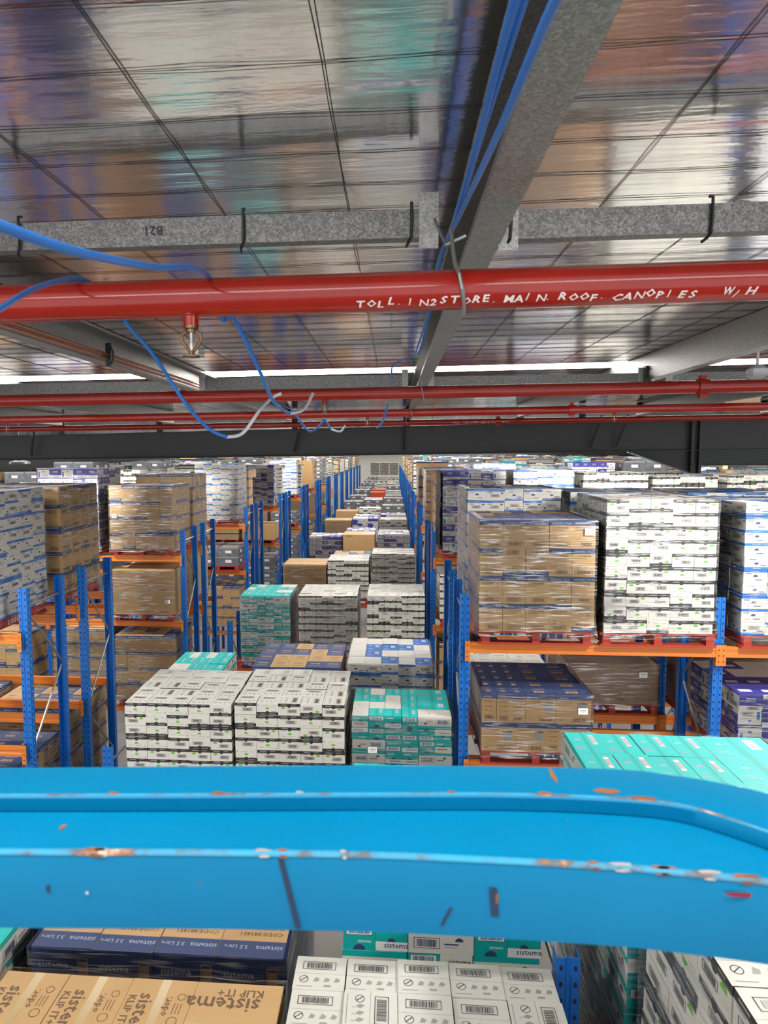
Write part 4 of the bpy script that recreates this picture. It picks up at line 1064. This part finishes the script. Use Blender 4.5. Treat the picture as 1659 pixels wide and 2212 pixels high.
e[0].position = .40; e[0].color = (.03, .30, .50, 1); e[1].position = .72; e[1].color = (.62, .56, .48, 1)
for p_, c_ in ((.50, (.06, .24, .38, 1)), (.56, (.10, .11, .13, 1)), (.62, (.32, .14, .06, 1))): q = e.new(p_); q.color = c_
nt.links.new(nn.outputs['Fac'], rr.inputs[0]); nt.links.new(rr.outputs[0], b_.inputs['Base Color']); MATS['worn_edge'] = wm
for P_, zz, wd_, nm in ((tf, ZT, .0022, 'worn upper edge'), (lf, ZL_, .0026, 'worn lower edge')):
    m = MB(); strip(m, [row(P_, zz - .0022, -.0004), row(P_, zz - .0006, -.0001 + .0004), row(P_, zz + .0003, .0019), row(P_, zz + .0003, .0019 + wd_)], 'worn_edge')
    o = m.obj('worn_edge', t, smooth=True); o['label'] = nm
rnd = random.Random(9)   # chips in the paint along the edges
def chip(cx, cy, cz, w_, h_, mt, flat):
    k = 9; pts = []
    for i in range(k):
        an = 2*math.pi*i/k; q = rnd.uniform(.6, 1)
        a_, b_ = .7*w_*q*math.cos(an), h_*q*math.sin(an)
        pts.append((cx + a_, cy - .5 + (b_ if flat else 0), cz + .37 + (0 if flat else b_)))
    m = MB(); m.face(pts, mt); m.obj('paint_chip' if mt not in ('scuff',) else 'scuff_mark', t)
def yat(P, x):
    for a_, b_ in zip(P, P[1:]):
        if a_.x <= x <= b_.x: return a_.y + (b_.y - a_.y) * (x - a_.x) / max(b_.x - a_.x, 1e-6)
    return P[-1].y
for x, w_, mt in ((-.225, .010, 'bare_metal'), (-.23, .014, 'rust'), (-.10, .012, 'bare_metal'), (-.085, .008, 'rust'), (-.038, .004, 'bare_metal'), (.15, .008, 'rust'), (.17, .014, 'bare_metal'), (.2, .02, 'rust'), (.23, .016, 'bare_metal'), (.255, .018, 'rust'), (.28, .02, 'bare_metal'), (.2, .01, 'bare_metal')):
    chip(x, yat(lf, x) + .004, ZL_ + .0004, w_, .0028, mt, True); chip(x + .002, yat(lf, x) - .0004, ZL_ - .0022, w_ * .8, .0016, mt, False)
for x, w_, mt in ((-.24, .01, 'rust'), (-.15, .009, 'rust'), (-.08, .007, 'bare_metal'), (.05, .006, 'rust'), (.21, .02, 'rust'), (.13, .01, 'rust')):
    chip(x, yat(tf, x) + .005, ZT + .0004, w_, .003, mt, True)
chip(.145, .612, ZT + .0005, .004, .018, 'rust', True); chip(-.27, .52, ZL_ + .0005, .004, .005, 'rust', True); chip(.185, .585, ZT + .0005, .02, .006, 'rust', True)
for x0_, z0_, x1_, z1_, w_ in ((-.085, -.310, -.072, -.366, .0022), (.076, -.327, .078, -.350, .003), (.045, -.345, .038, -.36, .0012)):
    y_ = yat(lf, x0_) - .5 - .0006; m = MB(); m.face([(x0_ - w_, y_, z0_ + .37), (x1_ - w_, y_, z1_ + .37), (x1_ + w_, y_, z1_ + .37), (x0_ + w_, y_, z0_ + .37)], 'scuff'); m.obj('scuff_mark', t)
chip(.079, yat(lf, .079) - .0010, -.336, .0022, .006, 'rust', False)
chip(.255, yat(lf, .25) - .0010, -.3175, .03, .002, 'red_paint', False); chip(.275, yat(lf, .27) - .0010, -.3405, .012, .002, 'red_paint', False); chip(-.265, yat(lf, -.265) - .001, -.335, .003, .004, 'scuff', False); chip(-.235, yat(lf, -.235) - .001, -.338, .0025, .002, 'bare_metal', False)

# black film hanging on the second right rack's left side, rusty rod in front of it
m = MB(); vs = []; rnd = random.Random(3); ny_, nz_ = 8, 20
for j in range(nz_ + 1):
    for i in range(ny_ + 1): vs.append((.900 - rnd.uniform(0, .035), fr(2) - .05 + 1.24*i/ny_, -1.86 + (1.52)*j/nz_))
m.mesh(vs, [(j*(ny_+1)+i, j*(ny_+1)+i+1, (j+1)*(ny_+1)+i+1, (j+1)*(ny_+1)+i) for j in range(nz_) for i in range(ny_)], 'black_film')
tag(m.obj('black_film_sheet', smooth=True), 'black plastic film hanging on the side of the second right load', 'plastic film')
m = MB(); m.tube([(.70, 12.6, -2.2), (.70, 12.6, FZ)], .012, 'rust', 8); tag(m.obj('threaded_rod', smooth=True), 'thin rusty rod hanging from the roof right of the centre aisle', 'rod')
